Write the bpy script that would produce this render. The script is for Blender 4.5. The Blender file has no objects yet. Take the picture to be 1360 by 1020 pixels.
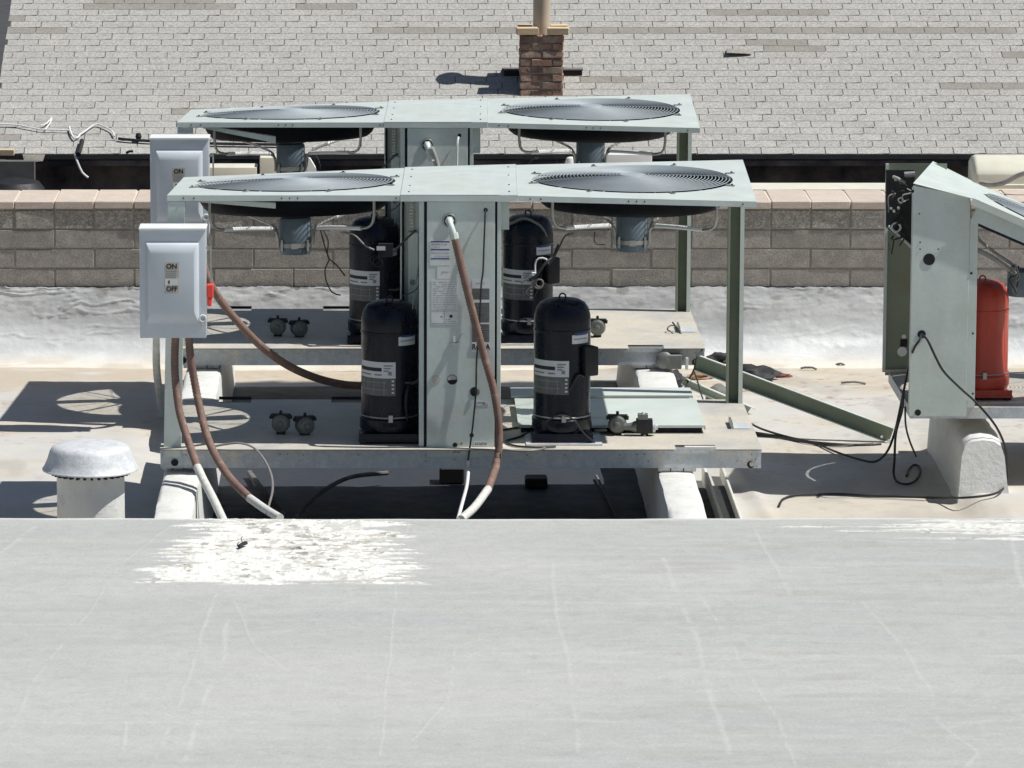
import bpy, bmesh, math, random
import numpy as np
from mathutils import Vector, Matrix, Euler
random.seed(4)
S = bpy.context.scene
COL = S.collection
R = math.radians

# ------------------------------------------------------------------ camera, world, sun, exposure
F = 6583.0
CAM = Vector((0, 0, 3.73))
TH, PS = R(9.571), 0.0
PPX = 520                                            # the photograph is a crop: its principal point lies left of the middle
fwd = Vector((math.sin(PS)*math.cos(TH), math.cos(PS)*math.cos(TH), -math.sin(TH)))
rgt = Vector((math.cos(PS), -math.sin(PS), 0))
upv = Vector((math.sin(PS)*math.sin(TH), math.cos(PS)*math.sin(TH), math.cos(TH)))
cd = bpy.data.cameras.new('camera'); cam = bpy.data.objects.new('camera', cd); COL.objects.link(cam)
cam.location = CAM; cam.rotation_euler = (R(90)-TH, 0, -PS)
cd.sensor_width = 36; cd.lens = F/1360*36; cd.shift_x = (680-PPX)/1360; cd.clip_start = .5; cd.clip_end = 1500
S.camera = cam
L = Vector((-.60, .09, -1)).normalized()           # direction in which the sunlight travels
W = bpy.data.worlds.new('World'); S.world = W; W.use_nodes = True
nt = W.node_tree; nt.nodes.clear()
sk = nt.nodes.new('ShaderNodeTexSky'); sk.sky_type = 'NISHITA'; sk.sun_disc = False
sk.sun_elevation = math.asin(-L.z); sk.sun_rotation = math.atan2(-L.x, -L.y)
bg = nt.nodes.new('ShaderNodeBackground'); bg.inputs[1].default_value = .055
wo = nt.nodes.new('ShaderNodeOutputWorld')
nt.links.new(sk.outputs[0], bg.inputs[0]); nt.links.new(bg.outputs[0], wo.inputs[0])
sd = bpy.data.lights.new('sun', 'SUN'); sun = bpy.data.objects.new('sun', sd); COL.objects.link(sun)
sd.energy = 5.0; sd.angle = R(.5); sd.color = (1, .975, .93)
sun.rotation_euler = L.to_track_quat('-Z', 'Y').to_euler()
S.view_settings.view_transform = 'Standard'; S.view_settings.look = 'None'
S.view_settings.gamma = 1; S.view_settings.exposure = 0.0

# ------------------------------------------------------------------ measuring helpers (photograph measurements -> metres)
def ray(px, py): return fwd*F + rgt*(px-PPX) + upv*(510-py)
def at(px, py, Y):
    d = ray(px, py); return CAM + d*(Y/d.y)
def gz(px, py, z=0.0):
    d = ray(px, py); return CAM + d*((z-CAM.z)/d.z)
def XY(px, py, Y): return at(px, py, Y).x
def ZY(px, py, Y): return at(px, py, Y).z

# ------------------------------------------------------------------ materials
def nd(t, ty, **k):
    n = t.nodes.new(ty)
    for a, b in k.items(): setattr(n, a, b)
    return n
def rgba(c): return (c[0], c[1], c[2], 1)
def mat(name, c, rough=.5, metal=0, var=.12, scale=8, bump=0, bscale=60, c2=None, c2s=3, c2t=(.55, .7), rnd=0, spec=.5, attr=None, stretch=None, fine=0, fs=150):
    m = bpy.data.materials.new(name); m.use_nodes = True; t = m.node_tree; b = t.nodes['Principled BSDF']
    tc = nd(t, 'ShaderNodeTexCoord'); co = tc.outputs['Object']
    if stretch:
        mp = nd(t, 'ShaderNodeMapping'); mp.inputs['Scale'].default_value = stretch; t.links.new(co, mp.inputs[0]); co = mp.outputs[0]
    if rnd:
        oi = nd(t, 'ShaderNodeObjectInfo'); ad = nd(t, 'ShaderNodeVectorMath', operation='MULTIPLY_ADD')
        cm = nd(t, 'ShaderNodeCombineXYZ')
        for i in range(3): t.links.new(oi.outputs['Random'], cm.inputs[i])
        t.links.new(cm.outputs[0], ad.inputs[0]); ad.inputs[1].default_value = (13, 7, 5); t.links.new(co, ad.inputs[2]); co = ad.outputs[0]
    if attr:
        at_ = nd(t, 'ShaderNodeAttribute', attribute_name=attr); base = at_.outputs['Color']
    else:
        r_ = nd(t, 'ShaderNodeRGB'); r_.outputs[0].default_value = rgba(c); base = r_.outputs[0]
    def noise(s, det=6, ro=.6):
        n = nd(t, 'ShaderNodeTexNoise'); n.inputs['Scale'].default_value = s; n.inputs['Detail'].default_value = det; n.inputs['Roughness'].default_value = ro
        t.links.new(co, n.inputs['Vector']); return n.outputs['Fac']
    def ramp(f, a, b_, va, vb):
        q = nd(t, 'ShaderNodeMapRange'); q.inputs[1].default_value = a; q.inputs[2].default_value = b_; q.inputs[3].default_value = va; q.inputs[4].default_value = vb
        t.links.new(f, q.inputs[0]); return q.outputs[0]
    def mul(a, f):
        q = nd(t, 'ShaderNodeVectorMath', operation='SCALE'); t.links.new(a, q.inputs[0]); t.links.new(f, q.inputs['Scale']); return q.outputs[0]
    if c2:
        mx = nd(t, 'ShaderNodeMix', data_type='RGBA'); t.links.new(base, mx.inputs[6]); mx.inputs[7].default_value = rgba(c2)
        t.links.new(ramp(noise(c2s, 8, .65), c2t[0], c2t[1], 0, 1), mx.inputs[0]); base = mx.outputs[2]
    if var: base = mul(base, ramp(noise(scale), .3, .7, 1-var, 1+var))
    if fine: base = mul(base, ramp(noise(fs, 3, .7), .3, .7, 1-fine, 1+fine))
    if rnd: base = mul(base, ramp(oi.outputs['Random'], 0, 1, 1-rnd, 1+rnd))
    t.links.new(base, b.inputs['Base Color'])
    b.inputs['Metallic'].default_value = metal; b.inputs['Specular IOR Level'].default_value = spec
    t.links.new(ramp(noise(scale*1.7+3), .3, .7, max(0, rough-.08), min(1, rough+.1)), b.inputs['Roughness'])
    if bump:
        bp = nd(t, 'ShaderNodeBump'); bp.inputs['Strength'].default_value = 1; bp.inputs['Distance'].default_value = bump
        t.links.new(noise(bscale, 5, .65), bp.inputs['Height']); t.links.new(bp.outputs[0], b.inputs['Normal'])
    return m
M = {}
M['paint'] = mat('pale_green_paint', (.56, .62, .59), .42, var=.05, scale=5, c2=(.56, .57, .50), c2s=3.2, c2t=(.52, .8), bump=.0022, bscale=5, fine=.025, fs=60)
M['face'] = mat('weathered_green_brightened', (.56, .63, .60), .5, var=.07, scale=4, c2=(.50, .50, .43), c2s=3, c2t=(.52, .78), bump=.0022, bscale=5, fine=.03, fs=70)  # weathered fronts; base colour lifted to make up for the weak sun there
M['olive'] = mat('olive_paint', (.22, .26, .19), .5, var=.12, scale=6, c2=(.24, .23, .16), c2s=5, c2t=(.55, .75))
M['galv'] = mat('galvanised_steel', (.52, .56, .59), .5, .1, var=.14, scale=30, c2=(.62, .60, .55), c2s=6, c2t=(.5, .7), fine=.12, fs=90)
M['deck'] = mat('dusty_deck_plate', (.56, .52, .44), .6, .05, var=.06, scale=7, c2=(.43, .425, .41), c2s=4, c2t=(.45, .7), fine=.08, fs=70)
M['dark'] = mat('dark_recess', (.012, .012, .02), .8, var=.2)
M['black'] = mat('black_enamel', (.004, .007, .016), .28, var=.3, scale=10, c2=(.016, .018, .02), c2s=9, c2t=(.6, .8), spec=.28)
M['matblack'] = mat('matt_black_plastic', (.010, .011, .013), .6, var=.2)
M['shroud'] = mat('black_shroud', (.003, .004, .007), .6, var=.3, scale=9, spec=.12)
M['wire'] = mat('blue_grey_wire', (.33, .375, .40), .6, 0, var=.08, spec=.3)
M['motor'] = mat('blue_grey_motor', (.115, .155, .185), .42, var=.15, scale=20)
M['steel'] = mat('dull_steel', (.38, .38, .36), .38, .7, var=.12, scale=20)
M['box'] = mat('disconnect_grey', (.57, .615, .665), .38, var=.05, scale=9, c2=(.52, .56, .58), c2s=5, c2t=(.55, .8), spec=.6)
M['white'] = mat('white_enamel', (.74, .75, .74), .5, var=.05)
M['cream'] = mat('cream_plastic', (.72, .70, .58), .45, var=.06)
M['red'] = mat('red_plastic', (.85, .07, .05), .4, var=.06)
M['redpaint'] = mat('faded_red_enamel', (.50, .055, .03), .4, var=.2, scale=16, c2=(.52, .11, .06), c2s=9, c2t=(.5, .75), stretch=(1, 1, .25))
M['brown'] = mat('weathered_brown_conduit', (.20, .125, .10), .75, var=.2, scale=22, c2=(.36, .26, .21), c2s=28, c2t=(.55, .75))
M['tube'] = mat('grey_flexible_conduit', (.35, .35, .33), .6, var=.15, scale=25)
M['wtube'] = mat('white_painted_conduit', (.62, .62, .58), .7, var=.15, scale=35, c2=(.12, .11, .10), c2s=40, c2t=(.66, .72))
M['cable'] = mat('black_cable', (.02, .02, .024), .55, var=.2)
M['gcable'] = mat('grey_cable', (.22, .21, .20), .6, var=.2)
M['label'] = mat('paper_label', (.66, .68, .68), .5, var=.06, scale=40)
M['beigelab'] = mat('beige_label', (.50, .47, .42), .6, var=.06, scale=60)
M['greylab'] = mat('grey_label', (.12, .125, .12), .5, var=.2, scale=60)
M['ink'] = mat('label_ink', (.02, .02, .025), .6, var=0)
M['blueink'] = mat('blue_ink', (.03, .06, .22), .6, var=0)
M['greyink'] = mat('grey_ink', (.24, .25, .26), .6, var=0)
M['valve'] = mat('valve_metal', (.17, .18, .17), .5, .3, var=.15, scale=30)
M['coat'] = mat('white_roof_coating', (.70, .70, .67), .55, var=.07, scale=9, c2=(.50, .49, .46), c2s=14, c2t=(.55, .8), bump=.004, bscale=30)
M['sheet'] = mat('coated_sheet', (1, 1, 1), .62, attr='tint', var=.04, scale=6, bump=.0012, bscale=120, fine=.035, fs=230)
M['wallcoat'] = mat('brushed_white_coating', (1, 1, 1), .42, attr='tint', var=.05, scale=6, bump=.002, bscale=45)
M['upper'] = mat('grey_roof_coating', (1, 1, 1), .72, attr='tint', var=.05, scale=14, bump=.0012, bscale=110, fine=.09, fs=90, spec=.3)
M['block'] = mat('concrete_block', (.33, .305, .28), .95, var=.14, scale=22, c2=(.43, .40, .37), c2s=9, c2t=(.5, .75), bump=.0035, bscale=130, rnd=.09, fine=.28, fs=150, spec=.2)
M['rawblock'] = mat('split_concrete_block', (.37, .345, .31), .95, var=.18, scale=30, c2=(.5, .46, .41), c2s=60, c2t=(.5, .7), bump=.008, bscale=90, rnd=.09, fine=.3, fs=120, spec=.2)
M['mortar'] = mat('mortar', (.32, .30, .27), .95, var=.2, scale=30, bump=.003)
M['cap'] = mat('pink_cap_block', (.53, .45, .385), .9, var=.08, scale=20, c2=(.58, .50, .43), c2s=7, c2t=(.5, .75), bump=.002, bscale=110, rnd=.05, fine=.12, fs=160)
M['capmortar'] = mat('pale_mortar', (.66, .58, .46), .95, var=.1, scale=40)
M['shingle'] = mat('asphalt_shingle', (.375, .367, .345), .95, var=.06, scale=3, rnd=.05, fine=.34, fs=46, bump=.004, bscale=60, spec=.2)
M['oldshingle'] = mat('worn_shingle', (.275, .262, .235), .95, var=.1, scale=5, rnd=.06, fine=.2, fs=42, bump=.004, bscale=60, spec=.2)
M['under'] = mat('roof_underlay', (.13, .125, .115), .95, var=.2)
M['wood'] = mat('pale_wood', (.62, .47, .30), .8, var=.15, scale=12, stretch=(1, 6, 6))
M['brick'] = mat('old_brick', (.33, .19, .13), .95, var=.3, scale=9, c2=(.42, .33, .26), c2s=6, c2t=(.45, .65), bump=.006, bscale=40, rnd=.28, fine=.25, fs=40)
M['flue'] = mat('beige_flue', (.55, .46, .36), .55, var=.07, scale=5)
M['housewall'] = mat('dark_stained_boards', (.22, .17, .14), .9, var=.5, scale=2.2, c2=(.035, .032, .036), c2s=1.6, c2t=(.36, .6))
M['asphalt'] = mat('asphalt', (.05, .05, .055), .95, var=.2, scale=2)
M['vent'] = mat('aluminium_vent', (.62, .64, .66), .5, .05, var=.14, scale=26, bump=.0012, bscale=60, fine=.12, fs=120)
M['stone'] = mat('grey_stone', (.17, .165, .155), .9, var=.25, scale=25, bump=.004)
M['tarp'] = mat('black_rubber_scrap', (.02, .021, .024), .7, var=.3, scale=20)
M['rust'] = mat('rusty_debris', (.17, .07, .045), .95, var=.3)
M['leaf'] = mat('dry_debris', (.30, .19, .11), .95, var=.3)

# ------------------------------------------------------------------ mesh helpers
class MB:
    def __init__(s): s.bm = bmesh.new(); s.mats = []; s.mi = 0
    def use(s, m):
        if m not in s.mats: s.mats.append(m)
        s.mi = s.mats.index(m); return s
    def face(s, vs, smooth=False):
        try: f = s.bm.faces.new(vs)
        except ValueError: return
        f.material_index = s.mi; f.smooth = smooth; return f
    def box(s, x0, x1, y0, y1, z0, z1, mx=None):
        v = []
        for z in (z0, z1):
            for x, y in ((x0, y0), (x1, y0), (x1, y1), (x0, y1)):
                p = Vector((x, y, z)); v.append(s.bm.verts.new(mx @ p if mx else p))
        for q in ((3, 2, 1, 0), (4, 5, 6, 7), (0, 1, 5, 4), (1, 2, 6, 5), (2, 3, 7, 6), (3, 0, 4, 7)): s.face([v[i] for i in q])
        return s
    def hexa(s, P):
        v = [s.bm.verts.new(p) for p in P]
        for q in ((3, 2, 1, 0), (4, 5, 6, 7), (0, 1, 5, 4), (1, 2, 6, 5), (2, 3, 7, 6), (3, 0, 4, 7)): s.face([v[i] for i in q])
        return s
    def ring_loft(s, rings, closed=True, caps=True, smooth=True):
        V = [[s.bm.verts.new(p) for p in r] for r in rings]; n = len(V[0])
        for a, b in zip(V, V[1:]):
            for i in range(n if closed else n-1):
                j = (i+1) % n; s.face((a[i], a[j], b[j], b[i]), smooth)
        if caps and closed: s.face(V[0][::-1]); s.face(V[-1])
        return s
    def lathe(s, c, prof, seg=32, axis='z', caps=True, smooth=True):
        c = Vector(c); rings = []
        for r, h in prof:
            ring = []
            for i in range(seg):
                a = 2*math.pi*i/seg; ca, sa = r*math.cos(a), r*math.sin(a)
                ring.append(c+(Vector((ca, sa, h)) if axis == 'z' else Vector((ca, -h, sa)) if axis == 'y' else Vector((h, ca, sa))))
            rings.append(ring)
        return s.ring_loft(rings, True, caps, smooth)
    def tube(s, pts, r, seg=8, step=.02, rib=0, smooth=True, wob=0):
        P = spline(pts, step)
        if rib: P = resample(P, rib)
        if wob: P = [p+Vector((random.uniform(-wob, wob), random.uniform(-wob, wob), random.uniform(-wob, wob))) for p in P]
        rings = []; u = None
        for i, p in enumerate(P):
            t = (P[min(i+1, len(P)-1)]-P[max(i-1, 0)]).normalized()
            if u is None: u = t.orthogonal().normalized()
            u = (u-t*u.dot(t)).normalized(); w = t.cross(u)
            rr = r*(1.0 if not rib else (1.06 if i % 2 else .93))
            rings.append([p+(u*math.cos(2*math.pi*k/seg)+w*math.sin(2*math.pi*k/seg))*rr for k in range(seg)])
        return s.ring_loft(rings, True, True, smooth)
    def torus(s, c, R_, r, n=48, m=5, axis='z', dome=0):
        c = Vector(c); V = []
        for i in range(n):
            a = 2*math.pi*i/n; row = []
            for k in range(m):
                b = 2*math.pi*k/m; q = R_+r*math.cos(b); h = r*math.sin(b)
                v = Vector((q*math.cos(a), q*math.sin(a), h)) if axis == 'z' else Vector((q*math.cos(a), h, q*math.sin(a)))
                row.append(s.bm.verts.new(c+v))
            V.append(row)
        for i in range(n):
            for k in range(m):
                s.face((V[i][k], V[(i+1) % n][k], V[(i+1) % n][(k+1) % m], V[i][(k+1) % m]), True)
        return s
    def disc(s, c, r, n=20, axis='y', t=.002):
        return s.lathe(c, [(r, 0), (r, t)], n, axis, True, False)
    def patch(s, c, r, a0, a1, z0, z1, n=10):      # curved plate on a vertical cylinder, angle 0 faces -Y, + to the right
        c = Vector(c); A = []
        for i in range(n+1):
            a = R(a0+(a1-a0)*i/n); A.append((math.sin(a), -math.cos(a)))
        for k in range(n):
            q = [s.bm.verts.new(c+Vector((A[i][0]*r, A[i][1]*r, z))) for i, z in ((k, z0), (k+1, z0), (k+1, z1), (k, z1))]
            s.face(q, True)
        return s
    def quad(s, *P): s.face([s.bm.verts.new(p) for p in P]); return s
    def build(s, name, m=None, parent=None, bevel=0, bseg=1, deform=None, sharp=35):
        bm = s.bm
        if bevel:
            bmesh.ops.recalc_face_normals(bm, faces=bm.faces[:])
            es = [e for e in bm.edges if len(e.link_faces) == 2 and e.calc_face_angle(0) > R(30)]
            bmesh.ops.bevel(bm, geom=es, offset=bevel, segments=bseg, affect='EDGES', profile=.6, clamp_overlap=True)
        if deform:
            for v in bm.verts: v.co.z += deform(v.co); v.co.x += .019*(v.co.y-18.5)
        off = root_loc(parent)
        if off.length: bmesh.ops.translate(bm, verts=bm.verts[:], vec=-off)
        if s.bm.faces: bmesh.ops.recalc_face_normals(bm, faces=bm.faces[:])
        me = bpy.data.meshes.new(name); bm.to_mesh(me); bm.free()
        if m is not None and not s.mats: me.materials.append(m)
        for q in s.mats: me.materials.append(q)
        me.set_sharp_from_angle(angle=R(sharp))
        o = bpy.data.objects.new(name, me); COL.objects.link(o)
        if parent: o.parent = parent
        return o
def root_loc(p):
    v = Vector((0, 0, 0))
    while p is not None: v = v+p.location; p = p.parent
    return v
def resample(P, d):
    out = [P[0]]; acc = 0
    for a, b in zip(P, P[1:]):
        l = (b-a).length; t = d-acc
        while t <= l: out.append(a+(b-a)*(t/l)); t += d
        acc = l-(t-d)
    out.append(P[-1]); return out
def spline(pts, step=.02):
    P = [Vector(p) for p in pts]
    if len(P) < 3:
        return P
    out = []
    for i in range(len(P)-1):
        p0 = P[i-1] if i else P[0]*2-P[1]; p1, p2 = P[i], P[i+1]; p3 = P[i+2] if i+2 < len(P) else P[-1]*2-P[-2]
        n = max(2, min(60, int((p2-p1).length/step)))
        for k in range(n):
            t = k/n
            out.append(.5*((2*p1)+(p2-p0)*t+(2*p0-5*p1+4*p2-p3)*t*t+(-p0+3*p1-3*p2+p3)*t**3))
    out.append(P[-1]); return out
def tag(o, label=None, cat=None, group=None, kind=None):
    if label: o['label'] = label
    if cat: o['category'] = cat
    if group: o['group'] = group
    if kind: o['kind'] = kind
    return o
def empty(name, loc, label, cat, group=None):
    o = bpy.data.objects.new(name, None); COL.objects.link(o); o.location = loc; o.empty_display_size = .05
    return tag(o, label, cat, group)
def copy_tree(o, parent=None):
    c = o.copy(); COL.objects.link(c); c.parent = parent
    for ch in [q for q in ALL() if q.parent == o]: copy_tree(ch, c)
    return c
def ALL(): return list(COL.objects)
def text(name, s, size, c, m, parent, sx=1.0, bold=0):
    cu = bpy.data.curves.new('t', 'FONT'); cu.body = s; cu.size = size; cu.align_x = 'CENTER'; cu.align_y = 'CENTER'; cu.extrude = .0004; cu.offset = bold
    ob = bpy.data.objects.new('t', cu); me = bpy.data.meshes.new_from_object(ob)
    bpy.data.objects.remove(ob); off = root_loc(parent)
    me.transform(Matrix.Translation(Vector(c)-off) @ Matrix.Rotation(R(90), 4, 'X') @ Matrix.Diagonal((sx, 1, 1, 1)))
    me.materials.clear(); me.materials.append(m); me.name = name
    o = bpy.data.objects.new(name, me); COL.objects.link(o); o.parent = parent; return o
# numpy noise
_rng = np.random.RandomState(7); _LAT = _rng.rand(256, 256)
def vn(x, y):
    xi = np.floor(x).astype(int); yi = np.floor(y).astype(int); fx = x-xi; fy = y-yi
    fx = fx*fx*(3-2*fx); fy = fy*fy*(3-2*fy); g = lambda a, b: _LAT[a % 256, b % 256]
    return (g(xi, yi)*(1-fx)+g(xi+1, yi)*fx)*(1-fy)+(g(xi, yi+1)*(1-fx)+g(xi+1, yi+1)*fx)*fy
def fbm(x, y, o=5, g=.5):
    s = 0; a = 1; n = 0
    for i in range(o): s = s+a*vn(x*2**i+17.3*i, y*2**i+9.1*i); n += a; a *= g
    return s/n
def sst(a, b, x): t = np.clip((x-a)/(b-a), 0, 1); return t*t*(3-2*t)
def grid(name, X, Y, Z, C, m, label=None, kind='structure'):
    h, w = X.shape; me = bpy.data.meshes.new(name)
    co = np.stack([X, Y, Z], -1).reshape(-1, 3).astype(np.float32)
    i = np.arange(h*w).reshape(h, w); q = np.stack([i[:-1, :-1], i[:-1, 1:], i[1:, 1:], i[1:, :-1]], -1).reshape(-1)
    me.vertices.add(h*w); me.vertices.foreach_set('co', co.ravel())
    nf = (h-1)*(w-1); me.loops.add(nf*4); me.loops.foreach_set('vertex_index', q.astype(np.int32))
    me.polygons.add(nf); me.polygons.foreach_set('loop_start', (np.arange(nf)*4).astype(np.int32))
    me.update(calc_edges=True); me.validate(); me.shade_smooth()
    a = me.attributes.new('tint', 'FLOAT_COLOR', 'POINT')
    c4 = np.concatenate([C.reshape(-1, 3), np.ones((h*w, 1))], 1).astype(np.float32); a.data.foreach_set('color', c4.ravel())
    me.materials.append(m); o = bpy.data.objects.new(name, me); COL.objects.link(o); o['kind'] = kind
    return o
def cmix(A, B, t): return A*(1-t[..., None])+B*t[..., None]
def polydist(X, Y, pts, wob=0):
    d = np.full(X.shape, 9.0)
    for (ax, ay), (bx, by) in zip(pts, pts[1:]):
        ux, uy = bx-ax, by-ay; l2 = ux*ux+uy*uy
        t = np.clip(((X-ax)*ux+(Y-ay)*uy)/l2, 0, 1); d = np.minimum(d, np.hypot(X-ax-t*ux, Y-ay-t*uy))
    return d

# ------------------------------------------------------------------ THE ROOF THE UNITS STAND ON
YF, YW = 17.62, 22.84
def axis(a, b, fa, fb, fine, coarse):
    return np.unique(np.concatenate([np.arange(a, fa, coarse), np.arange(fa, fb, fine), np.arange(fb, b+coarse, coarse)]))
xs = axis(-5, 8, -1.85, 3.05, .014, .25); ys = np.arange(YF-.1, YW-.28, .014)
X, Y = np.meshgrid(xs, ys)
Z = (fbm(X*1.3, Y*1.3, 3)-.5)*.02+(fbm(X*9, Y*9, 4)-.5)*.004
Z += .05*sst(gz(1236, 630).x, gz(1278, 630).x, X)*sst(18.5, 19.25, Y)*sst(-20.9, -20.3, -Y)
Z += .022*sst(gz(222, 650).x, gz(150, 650).x, X)*sst(17.7, 18.1, Y)*sst(-22.6, -22.2, -Y)
Z += .012*np.exp(-(polydist(X, Y, [(1.05, 22.5), (1.4, 20.3), (1.55, 17.6)])/.035)**2)
white = np.array([.55, .535, .50]); dust = np.array([.49, .415, .315]); tan = np.array([.535, .485, .40]); dirt = np.array([.30, .20, .13])
C = np.ones(X.shape+(3,))*white
C = cmix(C, tan, .8*sst(.42, .62, fbm(X*1.6, Y*2.6, 5)))
n2 = fbm(X*2.3+5, Y*4+2, 6)
C = cmix(C, dust, .9*sst(21.5, 22.3, Y+(n2-.5)*.9)*sst(.35, .6, fbm(X*3, Y*7, 5)+.12*(X < 0)))
C = cmix(C, dirt, .75*sst(.64, .74, fbm(X*22, Y*26, 4))*sst(21.0, 21.9, Y)*sst(1.2, 1.5, X)*sst(.4, .55, n2))
C = cmix(C, dirt, .4*sst(.67, .75, fbm(X*30, Y*34, 4))*sst(.45, .6, fbm(X*1.2+3, Y*1.2, 3)))
C = cmix(C, np.array([.40, .38, .34]), .5*sst(.60, .70, fbm(X*5+2, Y*2, 4)))
# deep shade under the two units, painted into the roof colour
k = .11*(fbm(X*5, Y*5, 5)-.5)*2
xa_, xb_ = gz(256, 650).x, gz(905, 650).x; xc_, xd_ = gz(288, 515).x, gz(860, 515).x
bare = sst(xa_-.03, xa_+.03, X+k*.4)*sst(-xb_-.03, -xb_+.03, -X+k*.4)*sst(-20.75, -20.5, -Y+k)  # mask of the painted shade beneath the units
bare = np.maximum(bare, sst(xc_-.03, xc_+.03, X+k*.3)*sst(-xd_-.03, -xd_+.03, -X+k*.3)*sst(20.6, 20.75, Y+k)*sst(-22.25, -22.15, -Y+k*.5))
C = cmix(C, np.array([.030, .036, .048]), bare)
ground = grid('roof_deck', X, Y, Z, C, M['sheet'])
# coated cant that runs up the wall
us = axis(-5, 8, -1.95, 3.1, .010, .25); vs = np.linspace(0, 1, 80)
U, V = np.meshgrid(us, vs)
prof_y = np.interp(vs, [0, .12, .25, .42, .55, .75, 1], [YW-.36, YW-.24, YW-.13, YW-.065, YW-.045, YW-.03, YW-.012])
prof_z = np.interp(vs, [0, .12, .25, .42, .55, .75, 1], [-.004, .012, .045, .11, .17, .26, .345])
kk = np.ones(9)/9
sm = lambda a: np.convolve(np.pad(a, 4, 'edge'), kk, 'valid')
Yc = np.repeat(sm(prof_y)[:, None], U.shape[1], 1); Zc = np.repeat(sm(prof_z)[:, None], U.shape[1], 1)
wr = np.abs(fbm(U*3.2+4*fbm(U*2, V*3, 3), V*7+3*fbm(U*3, V*2, 3), 5)-.5)
lump = fbm(U*10, V*9, 5)
fade = sst(.0, .3, V)*.8+.2
Yc = Yc-.58*(.0065*np.exp(-(wr/.022)**2)*sst(.4, .6, fbm(U*3+7, V*4, 3))+.007*(lump-.5)+.006*(fbm(U*40, V*18, 4)-.5)+.003*(fbm(U*7, V*34, 4)-.5))*fade
edge = (fbm(U*5, V*0+2, 4)-.5)*.014+(fbm(U*60, V*0, 2)-.5)*.008
Zc = Zc+edge*sst(.85, 1, V)
Cc = np.ones(U.shape+(3,))*np.array([.66, .675, .675])
Cc = cmix(Cc, np.array([.47, .48, .49]), .7*sst(.4, .65, fbm(U*2.5, V*4, 5)))
Cc = cmix(Cc, np.array([.70, .66, .58]), sst(.28, .05, V))
Cc = cmix(Cc, np.array([.30, .28, .26]), .6*sst(.62, .72, fbm(U*14, V*12, 5))*sst(.5, .9, V))
Cc = cmix(Cc, dust, .5*sst(.5, .62, fbm(U*3, V*5+3, 5))*sst(.3, .08, V))
cant = grid('wall_base_coating', U, Yc, Zc, Cc, M['wallcoat'])

# nearer, higher roof in the foreground
ZF = .29
fx = axis(-5.5, 8.5, -1.5, 2.4, .0065, .25); fx = np.unique(np.concatenate([fx[(fx < -1.05) | (fx > .15)], np.arange(-1.05, .15, .0035)]))
fy = axis(2.5, 17.50, 13.7, 17.50, .011, .4); fy = np.concatenate([fy[fy < 16.3], np.arange(16.3, 17.5, .006)])
fy = np.concatenate([fy[fy < 17.5], np.linspace(17.5, 17.6, 14)])
X, Y = np.meshgrid(fx, fy)
PXc = lambda p: (gz(*p, ZF).x, gz(*p, ZF).y)
# image-independent metric masks: lines measured once on the photograph, kept as metric coordinates
seams = [[(5, 990), (45, 900), (112, 820), (165, 745), (225, 698)], [(205, 1012), (240, 930), (262, 860), (285, 790)], [(245, 1010), (270, 930), (298, 870), (300, 820)],
 [(505, 1005), (512, 920), (530, 730), (545, 692)], [(732, 740), (738, 815), (755, 880), (768, 1000)], [(880, 740), (925, 850), (945, 930), (970, 1000)],
 [(930, 790), (985, 880), (1035, 960), (1056, 1015)], [(1145, 800), (1205, 865), (1240, 930), (1245, 960), (1298, 1000), (1285, 1018)], [(1340, 700), (1352, 760), (1365, 800)],
 [(545, 985), (595, 930), (605, 860), (640, 850)], [(160, 1000), (168, 960)], [(0, 735), (45, 700)], [(310, 800), (340, 860), (380, 890)], [(1000, 700), (1050, 790)]]
wx = X+(fbm(X*9, Y*5, 3)-.5)*.016
sm_ = np.zeros(X.shape); near = (Y > 13.4) & (X > -1.3) & (X < 3)
for q, sg in enumerate(seams):
    d = polydist(wx, Y, [PXc(p) for p in sg]); w_ = .0035+.0025*(q % 3)
    brk = sst(.32, .5, fbm(X*4+q*7, Y*6, 4))
    sm_ = np.maximum(sm_, np.exp(-(d/w_)**2)*(.12+.75*brk))
lng = np.zeros(X.shape)          # long cross ridges
for py_, x0, x1 in ((801, 330, 900), (784, 900, 1180), (829, 0, 300), (868, 300, 1360), (958, 0, 1360), (752, 560, 1100), (718, 900, 1300)):
    a = PXc((x0, py_)); b = PXc((x1, py_)); d = polydist(X, Y+(fbm(X*2, Y*0+py_, 4)-.5)*.10, [a, b])
    lng = np.maximum(lng, np.exp(-(d/.012)**2)*sst(.35, .6, fbm(X*2.5+py_, Y*3, 4)))
a0 = PXc((262, 692)); a1 = PXc((515, 692)); b0 = PXc((182, 786)); b1 = PXc((540, 786))
v_ = np.clip((a0[1]-Y)/(a0[1]-b0[1]), -1, 2)
xl = a0[0]+(b0[0]-a0[0])*v_**1.6*np.sign(1) if False else a0[0]+(b0[0]-a0[0])*np.clip(v_, 0, 2)**1.7
xr = a1[0]+(b1[0]-a1[0])*np.clip(v_, 0, 2)
ins = np.minimum(np.minimum((X-xl+.06)/.34, (xr+.06-X)/.34), np.minimum((a0[1]+.05-Y)/.05, (Y-b0[1]+(fbm(X*2.2+4, Y*0, 4)-.62)*.30)/.22))
st = (fbm(X*2.6, Y*30, 5)-.5)*1.5+(fbm(X*14, Y*24, 3)-.5)*.35
patch = sst(.12, .34, ins+st*np.where(ins > 1.2, .15, 1))*sst(-.15, .1, ins+.05)
holes = sst(.54, .64, fbm(X*30, Y*26, 4))*.95*sst(.35, 1.2, ins+.6*fbm(X*4, Y*4, 3))
patch = patch*(1-.75*holes*sst(.4, .6, fbm(X*3+8, Y*5, 3)))
c0 = PXc((1120, 712)); c1 = PXc((1360, 690))
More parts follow.
